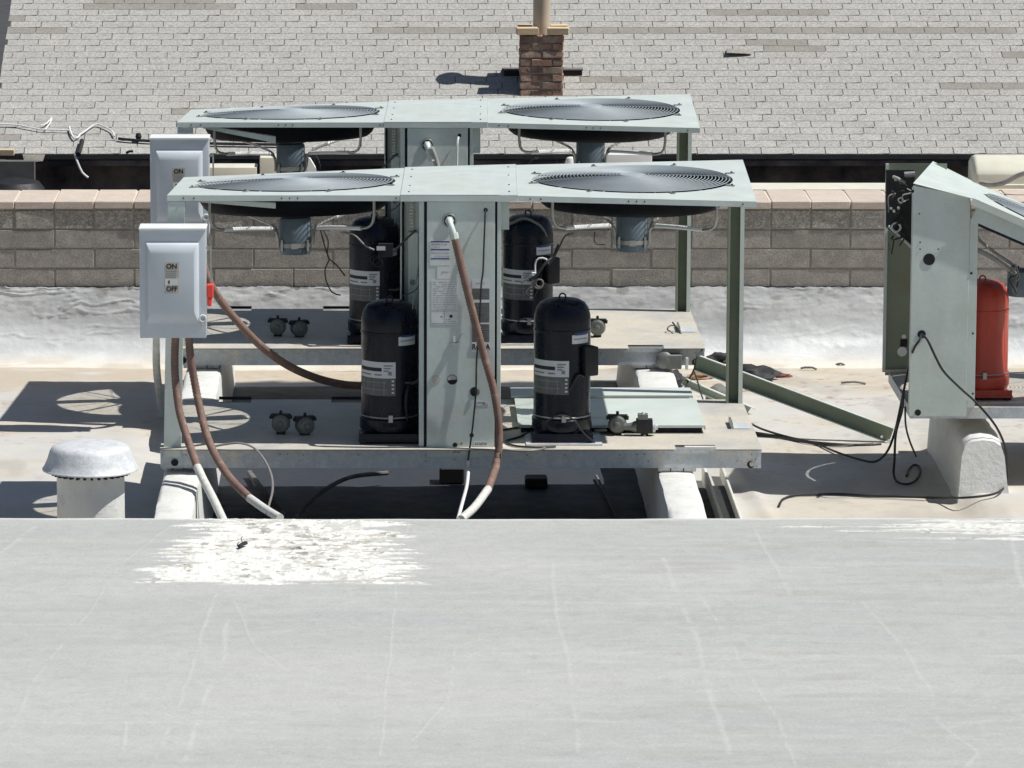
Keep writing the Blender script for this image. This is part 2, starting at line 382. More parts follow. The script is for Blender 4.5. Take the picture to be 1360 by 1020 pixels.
p2 = sst(.0, .12, np.minimum(X-c0[0]-.1, .5)*.5+(fbm(X*3, Y*50, 5)-.62)*1.0-np.abs(Y-(c0[1]+c1[1])/2+.02*X*0)*1.6+.16)
patch = np.maximum(patch, p2*.75)
ZN = ZF+(fbm(X*1.1, Y*1.1, 3)-.5)*.012+(fbm(X*5, Y*16, 4)-.5)*.0035+sm_*.0007+lng*.0016+patch*(.002+.010*(fbm(X*46, Y*46, 4)-.4)-.004*np.exp(-(np.abs(fbm(X*30+2*fbm(X*9, Y*9, 3), Y*30, 4)-.5)/.012)**2))
drop = np.clip((Y-17.5)/.1, 0, 1); ZN = ZN-(1-np.sqrt(np.clip(1-drop**2, 0, 1)))*(.42)
g1 = np.array([.405, .415, .40]); g2 = np.array([.445, .45, .43]); g3 = np.array([.375, .39, .385])
C = np.ones(X.shape+(3,))*g1
C = cmix(C, g2, sst(.38, .66, fbm(X*.9, Y*1.4, 4)))
C = cmix(C, g3, .4*sst(.46, .7, fbm(X*1.3+9, Y*9, 5)))
C = cmix(C, g2, .5*sst(.5, .7, fbm(X*2+3, Y*26, 4)))
C = cmix(C, np.array([.36, .345, .32]), .4*sst(.56, .72, fbm(X*3+1, Y*14+7, 5))*sst(.4, 1.1, X))
C = cmix(C, np.array([.52, .53, .51]), .48*sm_)
C = cmix(C, np.array([.50, .50, .48]), .4*lng)
ck = np.abs(fbm(X*30+2*fbm(X*9, Y*9, 3), Y*30, 4)-.5); core = sst(.2, 1.0, ins)
C = cmix(C, np.array([.74, .735, .69]), patch)
C = cmix(C, np.array([.30, .29, .26]), .75*patch*sst(.022, .004, ck)*core*sst(.35, .55, fbm(X*5+1, Y*5, 3)))
sp = PXc((405, 728)); C = cmix(C, np.array([.05, .05, .045]), .9*sst(.60, .66, fbm(X*34+5, Y*30, 3))*np.exp(-((X-sp[0])/.10)**2-((Y-sp[1])/.16)**2))
C = cmix(C, np.array([.44, .42, .37]), .8*patch*sst(.50, .64, fbm(X*24+3, Y*30, 4))*sst(.42, .6, fbm(X*4+2, Y*6, 3)))
C = cmix(C, np.array([.10, .10, .09]), .55*sst(.715, .735, fbm(X*20+3, Y*26+1, 3))*np.clip(patch*1.2, .12, 1))
C = cmix(C, np.array([.66, .66, .64]), .7*sst(17.46, 17.5, Y))
grid('upper_roof', X, Y, ZN, C, M['upper'])
mb = MB().use(M['asphalt']).box(-5, 8.5, 2.5, 17.5, -6, -.12); mb.box(-4.6, 8.1, 17.5, 22.6, -6, -.12)
tag(mb.build('roof_slab'), kind='structure')
mb = MB().box(-400, 400, -60, 900, -6.2, -6.0); tag(mb.build('ground', M['asphalt']), kind='structure')

# ------------------------------------------------------------------ BLOCK WALL
wall = empty('block_wall', (0, YW, 0), 'low brown concrete block wall with pink cap blocks behind the units', 'wall')
mb = MB().box(-3.7, 5.0, YW+.005, YW+.395, -6, .705); mb.build('mortar_core', M['mortar'], wall)
mb = MB().box(-3.7, 5.0, YW+.01, YW+.40, .706, .7365); mb.build('mortar_bed', M['capmortar'], wall)
def block_mesh(name, w, h, d, m, seed, rough=0):
    rs = random.Random(seed); b = MB().box(-w/2, w/2, 0, d, -h/2, h/2)
    o = b.build(name, m, None, bevel=.004)
    for v in o.data.vertices: v.co += Vector((rs.uniform(-1, 1), rs.uniform(-1, 1), rs.uniform(-1, 1)))*rough
    me = o.data; bpy.data.objects.remove(o); return me
def inst(name, me, parent, loc, rot=(0, 0, 0)):
    o = bpy.data.objects.new(name, me); COL.objects.link(o); o.parent = parent; o.location = loc; o.rotation_euler = rot; return o
px2x = lambda p, Y_: XY(p, 300, Y_)
BH = .0915
topz = .70
m_half = [block_mesh('block', .180, BH-.005, .04, M['rawblock'], i, .0012) for i in range(4)]
m_full = [block_mesh('block', .366, BH-.0045, .04, M['block'], 10+i, .0012) for i in range(4)]
x0 = px2x(19.5, YW)
for i in range(-10, 36):
    inst('block', m_half[i % 4], wall, (x0+.185*i+.0925, random.uniform(-.003, .001), topz-BH/2), (0, random.uniform(-.004, .004), 0))
for r in (1, 2, 3, 4):
    for i in range(-5, 18):
        inst('block', m_full[(i+r) % 4], wall, (x0+.37*i+(.185 if r % 2 else 0)+.185, random.uniform(-.002, .001)+.002, topz-BH*(r+.5)))
m_cap = [block_mesh('cap_block', .181, .035, .42, M['cap'], 30+i, .0012) for i in range(4)]
for i in range(-10, 36):
    inst('cap_block', m_cap[i % 4], wall, (x0+.185*i+.0925, -.008+random.uniform(-.004, .003), .7225+random.uniform(-.0015, .0015)), (0, 0, random.uniform(-.006, .006)))
mb = MB().box(XY(430, 245, 23.3), 8, YW+.43, YW+.66, .60, .742); tag(mb.build('coping_board', M['cream'], bevel=.003), 'long cream coping board lying just behind the pink cap blocks', 'board')

# ------------------------------------------------------------------ NEIGHBOUR HOUSE
PHI = R(21.5); YE = 45.0; ZE = at(680, 205, YE).z
def roofp(x, s, h=0): return Vector((x, YE+s*math.cos(PHI)-h*math.sin(PHI), ZE+s*math.sin(PHI)+h*math.cos(PHI)))
def roof_at(px, py, h=.03):
    d = ray(px, py); n = Vector((0, -math.sin(PHI), math.cos(PHI))); p0 = roofp(0, 0, h)
    return CAM+d*((p0-CAM).dot(n)/d.dot(n))
house = empty('house', (2, 46, -6), 'neighbouring house with grey asphalt shingle roof and dark wall under the eave', 'house')
XRk = roof_at(0, 60).x+.06
mb = MB(); 
mb.hexa([roofp(XRk, 0, -.05), roofp(14, 0, -.05), roofp(14, 7, -.05), roofp(XRk, 7, -.05), roofp(XRk, 0, -.002), roofp(14, 0, -.002), roofp(14, 7, -.002), roofp(XRk, 7, -.002)])
mb.build('roof_underlay', M['under'], house)
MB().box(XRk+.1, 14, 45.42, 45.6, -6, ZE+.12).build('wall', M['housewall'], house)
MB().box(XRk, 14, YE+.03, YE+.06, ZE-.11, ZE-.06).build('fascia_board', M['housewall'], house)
EXP, TW = .127, .293
rot = (PHI, 0, 0)
def shingle_mesh(seed, m, curl):
    rs = random.Random(seed); w = TW-.009; b = MB(); b.use(m); n = 4; P = []
    for j, s in enumerate((0, EXP+.02)):
        row = []
        for i in range(n+1):
            hh = (.0042 if j == 0 else .001)+(curl*(1 if i == n else .3 if i == n-1 else 0) if j == 0 else 0)+rs.uniform(0, .0015)
            row.append((-w/2+w*i/n, s+(rs.uniform(-.002, .002) if j == 0 else 0), hh))
        P.append(row)
    V = [[b.bm.verts.new(p) for p in r] for r in P]; B = [[b.bm.verts.new((p[0], p[1], p[2]-.006)) for p in r] for r in P]
    for i in range(n):
        b.face((V[0][i], V[0][i+1], V[1][i+1], V[1][i])); b.face((B[0][i], B[0][i+1], V[0][i+1], V[0][i]))
    b.face((B[0][0], V[0][0], V[1][0], B[1][0])); b.face((B[0][n], B[1][n], V[1][n], V[0][n]))
    o = b.build('shingle', None, None); me = o.data; bpy.data.objects.remove(o); return me
sh = [shingle_mesh(i, M['shingle'], .006*(i % 3 == 0)) for i in range(6)]; sho = [shingle_mesh(20+i, M['oldshingle'], 0) for i in range(3)]
dark_runs = [(116, 287, 6), (8, 26, 23), (5, 66, 41), (500, 1360, 44), (0, 21, 180), (960, 1080, 18), (780, 830, 107), (1250, 1360, 116), (1130, 1180, 42), (1010, 1075, 62), (1340, 1360, 72), (420, 470, 12)]
cnt = 0; rest = MB(); rest.use(M['shingle']); rest.use(M['oldshingle'])
for k in range(0, 52):
    s = k*EXP+.004; offx = (k % 2)*TW/2+((k//2) % 5)*.045+random.uniform(-.012, .012)
    i = 0; x = XRk-offx+TW/2
    while x < 13.5:
        c = roofp(x, s+.06); d = c-CAM; t = d.dot(fwd); px = PPX+F*d.dot(rgt)/t; py = 510-F*d.dot(upv)/t
        old = any(a-8 <= px <= b+8 and abs(py-y) < 5 for a, b, y in dark_runs) or random.random() < .003
        me = sho[i % 3] if old else sh[(i*7+k*3) % 6]
        sx_ = 1.0; xo = x
        if x-TW/2 < XRk-.02:
            wp = x+TW/2-(XRk-.02)
            if wp < .04: x += TW; i += 1; continue
            sx_ = wp/TW; xo = XRk-.02+wp/2
        if -22 <= px <= 1382 and cnt < 300:
            o_ = inst('shingle', me, house, roofp(xo, s)-house.location, (PHI, 0, random.uniform(-.006, .006))); o_.scale = (sx_, 1, 1); cnt += 1
        else:
            mx = Matrix.Translation(roofp(xo, s)) @ Matrix.Rotation(random.uniform(-.006, .006), 4, 'Z') @ Matrix.Rotation(PHI, 4, 'X') @ Matrix.Diagonal((sx_, 1, 1, 1))
            base = [rest.bm.verts.new(mx @ v.co) for v in me.vertices]; rest.mi = 1 if old else 0
            for f in me.polygons: rest.face([base[q] for q in f.vertices])
        x += TW; i += 1
bm_keep = rest.build('shingle_field', None, house); bm_keep['kind'] = 'stuff'
# chimney
sC = roof_at(720, 128, 0); CY = sC.y; cx0, cx1 = XY(691, 100, CY), XY(748, 100, CY); cw = cx1-cx0
ctop = ZY(720, 47, CY); chim = empty('brick_chimney', (cx0+cw/2, CY+cw/2, sC.z), 'weathered red brick chimney stack rising through the grey shingle roof', 'chimney')
MB().box(cx0+.012, cx1-.012, CY+.012, CY+cw-.012, sC.z-.3, ctop-.01).build('chimney_core', M['mortar'], chim)
nco = 9; chh = (ctop-sC.z+.08)/nco; rb = random.Random(3)
bml = [block_mesh('brick', cw/2-.012, chh-.012, cw/4, M['brick'], 50+i, .004) for i in range(5)]
bms = [block_mesh('brick', cw/4-.008, chh-.012, cw/4, M['brick'], 60+i, .004) for i in range(3)]
for k in range(nco):
    z = sC.z-.08+chh*(k+.5)-chim.location.z
    for q in range(4):
        rz = q*math.pi/2; mx = Matrix.Rotation(rz, 3, 'Z')
        lay = [(-cw/4, bml), (cw/4, bml)] if (k+q) % 2 == 0 else [(-cw*3/8, bms), (0, bml), (cw*3/8, bms)]
        for xx, mm in lay:
            p = mx @ Vector((xx, -cw/2+rb.uniform(-.008, .006), 0)); p.z = z
            inst('brick', rb.choice(mm), chim, p, (0, rb.uniform(-.01, .01), rz))
mb = MB(); a = roof_at(669, 94, 0); fy0 = CY+cw+.02
mb.box(XY(669, 94, fy0), XY(773, 94, fy0), fy0-.05, fy0+.4, ZY(700, 105, fy0)-.25, ZY(700, 93, fy0)); mb.build('flashing', M['matblack'], chim, bevel=.004)  # black colour stands in for the flashing's shaded front
mb = MB().box(XY(669, 94, fy0)-.01, XY(773, 94, fy0)+.01, fy0-.055, fy0+.41, ZY(700, 93, fy0)+.002, ZY(700, 93, fy0)+.012); mb.build('flashing_lip', M['stone'], chim)
fl = empty('flue_pipe', (cx0+cw/2, CY+cw/2, ctop), 'beige metal flue pipe standing in the top of the brick chimney', 'pipe')
fr = (XY(731, 20, CY)-XY(708, 20, CY))/2; fxc = XY(719.5, 20, CY+cw/2)
MB().lathe((fxc, CY+cw/2, ctop-.1), [(fr, 0), (fr, .55), (fr*1.03, .56), (fr*1.03, .60), (fr, .61), (fr, 1.1)], 32).build('pipe_body', M['flue'], fl)
MB().lathe((fxc, CY+cw/2, ctop+.98), [(fr*1.5, 0), (fr*1.5, .03), (fr*.4, .12), (.01, .13)], 32).build('rain_cap', M['flue'], fl)
for nm, (xa, xb, ya, yb, rr, what) in enumerate(((686, 715, -.02, .10, 4, 'pale timber block at the front left corner of the chimney top'), (727, 756, -.02, .10, -4, 'pale timber block at the front right corner of the chimney top'), (688, 707, .26, .38, 2, 'pale timber block at the back left corner of the chimney top'), (731, 754, .26, .38, 0, 'pale timber block at the back right corner of the chimney top'))):
    Yb = CY+ya; xm = (XY(xa, 40, Yb)+XY(xb, 40, Yb))/2; wd = (XY(xb, 40, Yb)-XY(xa, 40, Yb))/2
    mx = Matrix.Translation((xm, Yb+.06, ctop+.035)) @ Matrix.Rotation(R(rr), 4, 'Z')
    tag(MB().box(-wd, wd, -.06, .07, -.03, .035, mx).build('timber_block', M['wood'], bevel=.004), what, 'wood block', 'timber blocks on the chimney')
# loose things on / under the eave
tag(MB().tube([roof_at(*p) for p in ((0, 165), (25, 166), (55, 172), (92, 173), (104, 180), (124, 166), (134, 166), (148, 173), (152, 181))], .008, 6, .1).build('white_cable', M['white']), 'thin white cable looping over the shingles near the left eave', 'cable', 'stray cables on the shingle roof')
tag(MB().tube([roof_at(*p) for p in ((54, 167), (62, 164), (69, 156), (66, 164), (60, 172))], .007, 6, .05).build('white_cable', M['white']), 'kinked white cable end sticking up from the left shingles', 'cable', 'stray cables on the shingle roof')
tag(MB().tube([roof_at(*p) for p in ((92, 168), (94, 176), (99, 184), (106, 180))], .009, 6, .05).build('white_cable', M['white']), 'short white cable hooked above the black connector on the roof', 'cable', 'stray cables on the shingle roof')
con = empty('cable_connector', roof_at(105, 195), 'black cable connector with a white tail hanging over the left eave', 'connector')
MB().tube([roof_at(109, 187, .03), roof_at(107, 195, .04), roof_at(104, 205, .05)], .022, 10, .05).build('connector_body', M['matblack'], con)
MB().tube([roof_at(99, 205, .04), at(103, 216, 44.9), at(109, 229, 44.9), at(117, 236, 44.9)], .011, 8, .05).build('tail', M['white'], con)
con['label'] = 'black cable connector with a white tail hanging over the left eave'
bp_ = empty('roof_pipe', roof_at(180, 185), 'thin black pipe lying on the shingles left of the upper disconnect box', 'pipe')
MB().tube([roof_at(157, 184), roof_at(178, 186), roof_at(260, 190), roof_at(370, 192)], .013, 8, .2).build('pipe_body', M['matblack'], bp_)
MB().lathe(roof_at(184, 184), [(.02, -.01), (.03, .02), (.02, .05)], 12).build('clip', M['matblack'], bp_)
tag(MB().tube([roof_at(168, 203), roof_at(172, 201, .05), roof_at(177, 201, .05)], .012, 6, .05).build('dark_twig', M['tarp']), 'small black scrap on the eave edge near the left disconnect box', 'scrap')
mb = MB(); P = [at(30, 205, 44.98), at(60, 205, 44.98), at(57, 214, 44.93), at(33, 216, 44.93)]
mb.hexa(P+[p+Vector((0, -.01, .002)) for p in P]); tag(mb.build('loose_shingle', M['oldshingle']), 'torn pale shingle hanging below the eave at the far left', 'shingle')
tag(MB().box(XY(-30, 200, 44.95), XY(19, 200, 44.95), 44.90, 44.98, ZY(0, 206, 44.95), ZY(0, 198, 44.95)).build('eave_board', M['wood'], bevel=.003), 'short bare wooden board on the eave at the far left edge', 'board')
hp = empty('shingle_tuft', roof_at(980, 68), 'lifted broken shingle with dark gap right of the chimney', 'shingle')
MB().hexa([roof_at(966, 71, .02), roof_at(998, 72, .02), roof_at(1000, 66, .02), roof_at(965, 65, .02), roof_at(965, 70, .05), roof_at(990, 71, .035), roof_at(1000, 66, .03), roof_at(966, 65, .05)]).build('shingle_piece', M['oldshingle'], hp)

# dark structures in the gap between the buildings
gp = empty('gap_clutter', at(60, 235, 44.5), 'brown boards and a dark bin in the shaded gap below the left eave', 'boards')
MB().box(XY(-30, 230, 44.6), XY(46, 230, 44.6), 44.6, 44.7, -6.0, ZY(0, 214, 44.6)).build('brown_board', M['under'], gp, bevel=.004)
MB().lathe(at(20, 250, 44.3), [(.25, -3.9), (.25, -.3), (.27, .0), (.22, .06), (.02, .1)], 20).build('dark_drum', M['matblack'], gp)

# ------------------------------------------------------------------ THE CONDENSING UNITS
Y0, DEP = 18.5, 1.03
XL, XR = XY(213, 600, Y0), XY(1011, 600, Y0)
ZB0, ZB1 = .287, .369
ZT = 1.331
TX0, TX1 = XY(222, 258, Y0), XY(1005, 258, Y0); CX0, CX1 = XY(532, 255, Y0), XY(687, 255, Y0)
def topdef(p):
    u = (p.x-TX0)/(TX1-TX0); v = (p.y-Y0)/DEP
    df = -.023*max(0, (u-.58)/.42); db = float(np.interp(u, [0, .39, .59, 1], [-.062, -.025, -.013, .008]))
    return df*(1-v)+db*v
unit = empty('condensing_unit', (XL, Y0, ZB0), 'nearer stripped twin-fan condensing unit with labelled grey cabinet panel in the middle', 'air conditioner', 'stripped condensing units side by side on the roof')
def plate_holes(b, x0, x1, y0, y1, z0, z1, holes):
    xs_ = sorted({x0, x1, *[h[0] for h in holes], *[h[1] for h in holes]}); ys_ = sorted({y0, y1, *[h[2] for h in holes], *[h[3] for h in holes]})
    for xa, xb in zip(xs_, xs_[1:]):
        for ya, yb in zip(ys_, ys_[1:]):
            cx, cy = (xa+xb)/2, (ya+yb)/2
            if any(h[0] < cx < h[1] and h[2] < cy < h[3] for h in holes): continue
            for z, fl_ in ((z1, 0), (z0, 1)):
                q = [(xa, ya, z), (xb, ya, z), (xb, yb, z), (xa, yb, z)]
                b.quad(*(q[::-1] if fl_ else q))
def g2(px, py): p = gz(px, py, ZB1); return p.x, p.y
def slot(x0, x1, y0, y1): a = g2(x0, y1); b = g2(x1, y0); return (a[0], b[0], a[1], b[1])
slots = [slot(898, 949, 591, 597), slot(290, 334, 530.5, 535), slot(440, 480, 530.5, 535), slot(760, 795, 532, 536)]
b = MB().use(M['deck']); plate_holes(b, XL, XR, Y0, Y0+DEP, ZB1-.003, ZB1, slots); b.build('deck_plate', None, unit)
b = MB().use(M['galv'])
b.box(XL, XR, Y0, Y0+.003, ZB0, ZB1-.0235); b.box(XL-.001, XR+.001, Y0-.004, Y0-.0005, ZB1-.023, ZB1-.001); b.box(XL, XR, Y0+.0035, Y0+.04, ZB0, ZB0+.003)
b.box(XL, XL+.003, Y0+.005, Y0+DEP-.005, ZB0, ZB1-.004); b.box(XR-.003, XR, Y0+.005, Y0+DEP-.005, ZB0, ZB1-.004); b.box(XL, XR, Y0+DEP-.004, Y0+DEP, ZB0, ZB1-.004)
b.use(M['dark']).disc((XY(232, 614, Y0), Y0-.0045, ZY(232, 614, Y0)), .0135); 
b.disc((XY(997, 617, Y0), Y0-.0005, ZY(997, 617, Y0)), .0135); b.use(M['deck']).disc((XY(998.5, 616.5, Y0), Y0-.003, ZY(998, 616, Y0)), .0095)  # dark disc for the hole, pale disc paints its sunlit part
b.build('base_rail', None, unit)
b = MB().use(M['dark'])
for px, py in ((247, 604), (372, 603), (382, 603), (403, 604), (476, 604), (604, 610), (823, 604), (846, 603), (856, 603), (861, 612), (979, 612), (1003, 610), (998, 603), (1005, 619), (565, 612), (750, 604), (700, 604)):
    b.disc((XY(px, py, Y0), Y0-.0045, ZY(px, py, Y0)), .0022, 8)
b.build('screw_row', None, unit)
b = MB().use(M['galv'])
a = g2(975, 570); c = g2(992, 561); b.box(a[0], c[0], a[1], c[1], ZB1+.0005, ZB1+.003); b.use(M['steel']); b.box(a[0]-.012, a[0]-.004, a[1], c[1], ZB1, ZB1+.022)
b.build('bracket_tab', None, unit)
b = MB().use(M['galv'])
for s_ in slots[:1]: b.box(s_[0], s_[1], s_[2]-.004, s_[2]-.001, ZB1, ZB1+.004)
for s_ in slots[1:3]: b.use(M['dark']).box(s_[0], s_[1], s_[3]-.01, s_[3]+.0, ZB1+.001, ZB1+.012)
b.build('slot_lip', None, unit)
# posts
b = MB().use(M['face']); xa, xb = XY(217.5, 600, Y0), XY(240.5, 600, Y0)
kx = (XY(223, 266, Y0)-xa)/(ZY(223, 266, Y0)-ZY(217, 600, Y0)); shx = Matrix(((1, 0, kx, -kx*ZY(217, 600, Y0)), (0, 1, 0, 0), (0, 0, 1, 0), (0, 0, 0, 1)))   # the post leans a little
b.box(xa, xb, Y0-.010, Y0-.006, ZY(230, 606, Y0), ZT-.0225, shx); b.box(xa, xa+.003, Y0-.006, Y0+.035, ZB1+.001, ZT-.024, shx); b.box(xb-.003, xb, Y0-.006, Y0+.03, ZB1+.001, ZT-.024, shx)
b.build('corner_post', None, unit, bevel=.0012)
b = MB().use(M['olive']); Yp = Y0+DEP-.06; xa, xb = XY(965, 500, Yp), XY(986, 500, Yp)
b.box(xa, xb, Yp+.045, Yp+.048, ZB1, ZT-.02); b.box(xa, xa+.003, Yp, Yp+.045, ZB1, ZT-.02); b.box(xb-.003, xb, Yp, Yp+.045, ZB1, ZT-.02)
b.use(M['face']).box(xb-.016, xb+.001, Yp-.004, Yp-.0005, ZB1, ZT-.02); b.use(M['olive']).box(xa-.001, xa+.008, Yp-.004, Yp-.0005, ZB1, ZT-.02)
b.build('corner_post', None, unit, bevel=.0008)
# fan decks
FYC = Y0+.53; FCL = (XY(388.5, 237, FYC), FYC); FCR = (XY(836.5, 233, FYC), FYC); FR = .388
def fan_deck(x0, x1, fc):
    y0, y1 = Y0-.012, Y0+DEP; N = 96; b = MB().use(M['paint']); In = []; Out = []
    for i in range(N):
        a = 2*math.pi*i/N; ca, sa = math.cos(a), math.sin(a)
        In.append((fc[0]+FR*ca, fc[1]+FR*sa)); t = 9
        if ca > 1e-6: t = min(t, (x1-fc[0])/ca)
        if ca < -1e-6: t = min(t, (x0-fc[0])/ca)
        if sa > 1e-6: t = min(t, (y1-fc[1])/sa)
        if sa < -1e-6: t = min(t, (y0-fc[1])/sa)
        Out.append([fc[0]+t*ca, fc[1]+t*sa])
    for cx, cy in ((x0, y0), (x1, y0), (x1, y1), (x0, y1)):
        j = min(range(N), key=lambda i: (Out[i][0]-cx)**2+(Out[i][1]-cy)**2); Out[j] = [cx, cy]
    V = [[b.bm.verts.new((p[0], p[1], z)) for p in ring] for ring, z in ((Out, ZT), (In, ZT), (In, ZT-.02))]
    V2 = [b.bm.verts.new((p[0], p[1], ZT-.002)) for p in Out]; V3 = [b.bm.verts.new((fc[0]+(p[0]-fc[0])*1.002, fc[1]+(p[1]-fc[1])*1.002, ZT-.002)) for p in In]
    for i in range(N):
        j = (i+1) % N
        b.face((V[0][i], V[0][j], V[1][j], V[1][i])); b.face((V[1][i], V[1][j], V[2][j], V[2][i])); b.face((V2[i], V2[j], V3[j], V3[i]))
    b.use(M['face'])
    o = b.build('fan_deck_panel', None, unit, deform=topdef)
    f = MB().use(M['face'])
    n = 8
    for i in range(n):
        xa = x0+(x1-x0)*i/n; xb = x0+(x1-x0)*(i+1)/n
        f.box(xa, xb, y0, y0+.002, ZT-.0215, ZT-.0005); f.box(xa, xb, y1-.002, y1, ZT-.0215, ZT-.0025)
    f.box(x0, x0+.002, y0+.002, y1-.002, ZT-.0215, ZT-.0025); f.box(x1-.002, x1, y0+.002, y1-.002, ZT-.0215, ZT-.0025)
    ff = f.build('flange', None, o, deform=topdef)
    g = MB().use(M['wire']); n = 25
    for k in range(n):
        r_ = .05+(FR-.012-.05)*k/(n-1); g.torus((fc[0], fc[1], ZT+.003+.016*(1-(r_/FR)**2)), r_, .0017, 80, 4)
    for k in range(12):
        a = math.pi*k/6+.2; ca, sa = math.cos(a), math.sin(a)
        P = [(fc[0]+r_*ca, fc[1]+r_*sa, ZT-.001+.016*(1-(r_/FR)**2)) for r_ in (.03, .12, .22, .31, FR+.008)]
        g.tube(P, .0022, 5, .08)
    g.lathe((fc[0], fc[1], ZT+.016), [(.048, 0), (.048, .004), (.001, .006)], 24)
    g.build('fan_grille', None, unit, deform=topdef)
    g = MB().use(M['matblack'])
    for k in range(8):
        a = math.pi*k/4+.35; ca, sa = math.cos(a), math.sin(a); mx = Matrix.Translation((fc[0]+(FR+.02)*ca, fc[1]+(FR+.02)*sa, ZT+.002)) @ Matrix.Rotation(a, 4, 'Z')
        g.use(M['steel']).box(-.018, .018, -.006, .006, -.001, .003, mx); g.use(M['matblack']).box(.004, .010, -.004, .004, .003, .007, mx)
    for px in (-.40, -.36, -.03, .0, .03, .40):
        g.disc((fc[0]+px, y0-.0005, ZT-.011), .003, 8)
    g.build('grille_clips', None, unit, deform=topdef)['kind'] = 'stuff'
    g = MB().use(M['shroud']).lathe((fc[0], fc[1], ZT), [(.3895, -.006), (.3895, -.022), (.378, -.030), (.373, -.045), (.368, -.065), (.354, -.088), (.338, -.101), (.332, -.102), (.334, -.097), (.350, -.080), (.363, -.060), (.367, -.030), (.3845, -.020)], 64, caps=False)
    g.build('fan_shroud', None, unit, deform=topdef)
    hub = MB().use(M['matblack']).lathe((fc[0], fc[1], ZT), [(.06, -.035), (.07, -.05), (.07, -.095), (.03, -.125), (.03, -.14)], 24)
    hb = hub.build('fan_hub', None, unit, deform=topdef)
    for q in range(4):
        bl = MB().use(M['shroud']); rings = []
        for i in range(6):
            r_ = .06+.27*i/5; tw = R(32-14*i/5); w_ = .026+.030*math.sin(i/5*2.2); aa = q*math.pi/2+.15*i/5
            P = []
            for s_ in (-1, 0, 1):
                along = s_*w_; P.append(Vector((r_, along*math.cos(tw), along*math.sin(tw)-.004*abs(s_))))
            rings.append([Matrix.Translation((fc[0], fc[1], ZT-.07)) @ (Matrix.Rotation(aa, 4, 'Z') @ p) for p in P])
        bl.ring_loft(rings, False, False); bl.build('fan_blade', None, hb, deform=topdef)
    mt = MB().use(M['motor']).lathe((fc[0], fc[1], ZT), [(.02, -.128), (.058, -.134), (.062, -.142), (.062, -.262), (.058, -.276), (.02, -.28)], 36)
    mo = mt.build('fan_motor', None, unit, deform=topdef)
    cl = MB().use(M['steel']).lathe((fc[0], fc[1], ZT), [(.0632, -.232), (.0655, -.232), (.0655, -.248), (.0632, -.248)], 36, caps=False)
    cl.box(fc[0]-.012, fc[0]+.012, fc[1]-.078, fc[1]-.064, ZT-.25, ZT-.23)
    for sx in (-1, 1): cl.box(fc[0]+sx*.05-.004, fc[0]+sx*.05+.004, fc[1]-.05, fc[1]-.04, ZT-.262, ZT-.218)
    cl.build('clamp_band', None, mo, deform=topdef)
    tp = MB().use(M['dark']).lathe((fc[0], fc[1], ZT), [(.075, -.118), (.078, -.124), (.06, -.130)], 20)
    tp.box(fc[0]-.085, fc[0]-.05, fc[1]-.03, fc[1]+.0, ZT-.125, ZT-.112); tp.build('motor_plate', None, mo, deform=topdef)
    for sx in (-1, 1):
        for sy in (-1, 1):
            if sy < 0: P = [(sx*.312, -.33, -.02), (sx*.312, -.33, -.10), (sx*.300, -.32, -.138), (sx*.262, -.29, -.152), (sx*.17, -.19, -.158), (sx*.09, -.07, -.170), (sx*.068, -.03, -.195), (sx*.066, -.02, -.25)]
            else: P = [(sx*.30, .30, -.02), (sx*.30, .30, -.085), (sx*.285, .28, -.112), (sx*.24, .24, -.125), (sx*.15, .14, -.15), (sx*.08, .06, -.18), (sx*.066, .03, -.24)]
            P = [(fc[0]+p[0], fc[1]+p[1], ZT+p[2]) for p in P]
            rd = MB().use(M['steel']).tube(P, .0058, 8, .02); ro = rd.build('motor_bracket_rod', None, unit, deform=topdef)
            if sy < 0 or sx > 0:
                MB().use(M['white']).tube([P[3], P[4], P[5]] if sy < 0 else [P[3], P[4]], .0085, 7, .02, rib=.006).build('wire_wrap', None, ro, deform=topdef)
fan_deck(TX0, CX0-.001, FCL); fan_deck(CX1+.001, TX1, FCR)
b = MB().use(M['paint']); y0 = Y0-.014
for i in range(6):
    xa = CX0+(CX1-CX0)*i/6; xb = CX0+(CX1-CX0)*(i+1)/6; b.box(xa, xb, y0, Y0+DEP+.002, ZT+.001, ZT+.003)
cc = b.build('centre_cover', None, unit, deform=topdef)
MB().use(M['face']).box(CX0, CX1, y0, y0+.002, ZT-.0225, ZT+.0005).build('flange', None, cc, deform=topdef)
b = MB().use(M['dark'])
for ix in (CX0+.03, CX1-.03):
    for q in (.08, .30, .62, .9): b.lathe((ix, Y0+DEP*q, ZT+.003), [(.004, 0), (.003, .003)], 8)
b.build('screw_row', None, cc, deform=topdef)
# loose strip under the left deck
b = MB().use(M['face']); p1 = at(243, 264, Y0+.05); p2 = at(366, 270, Y0+.05); hgt = .020
b.hexa([p1-Vector((0, 0, hgt*.4)), p2-Vector((0, 0, hgt)), p2-Vector((0, -.03, hgt)), p1-Vector((0, -.03, hgt*.4)), p1, p2, p2+Vector((0, .03, 0)), p1+Vector((0, .03, 0))])
b.build('brace_strip', None, unit)
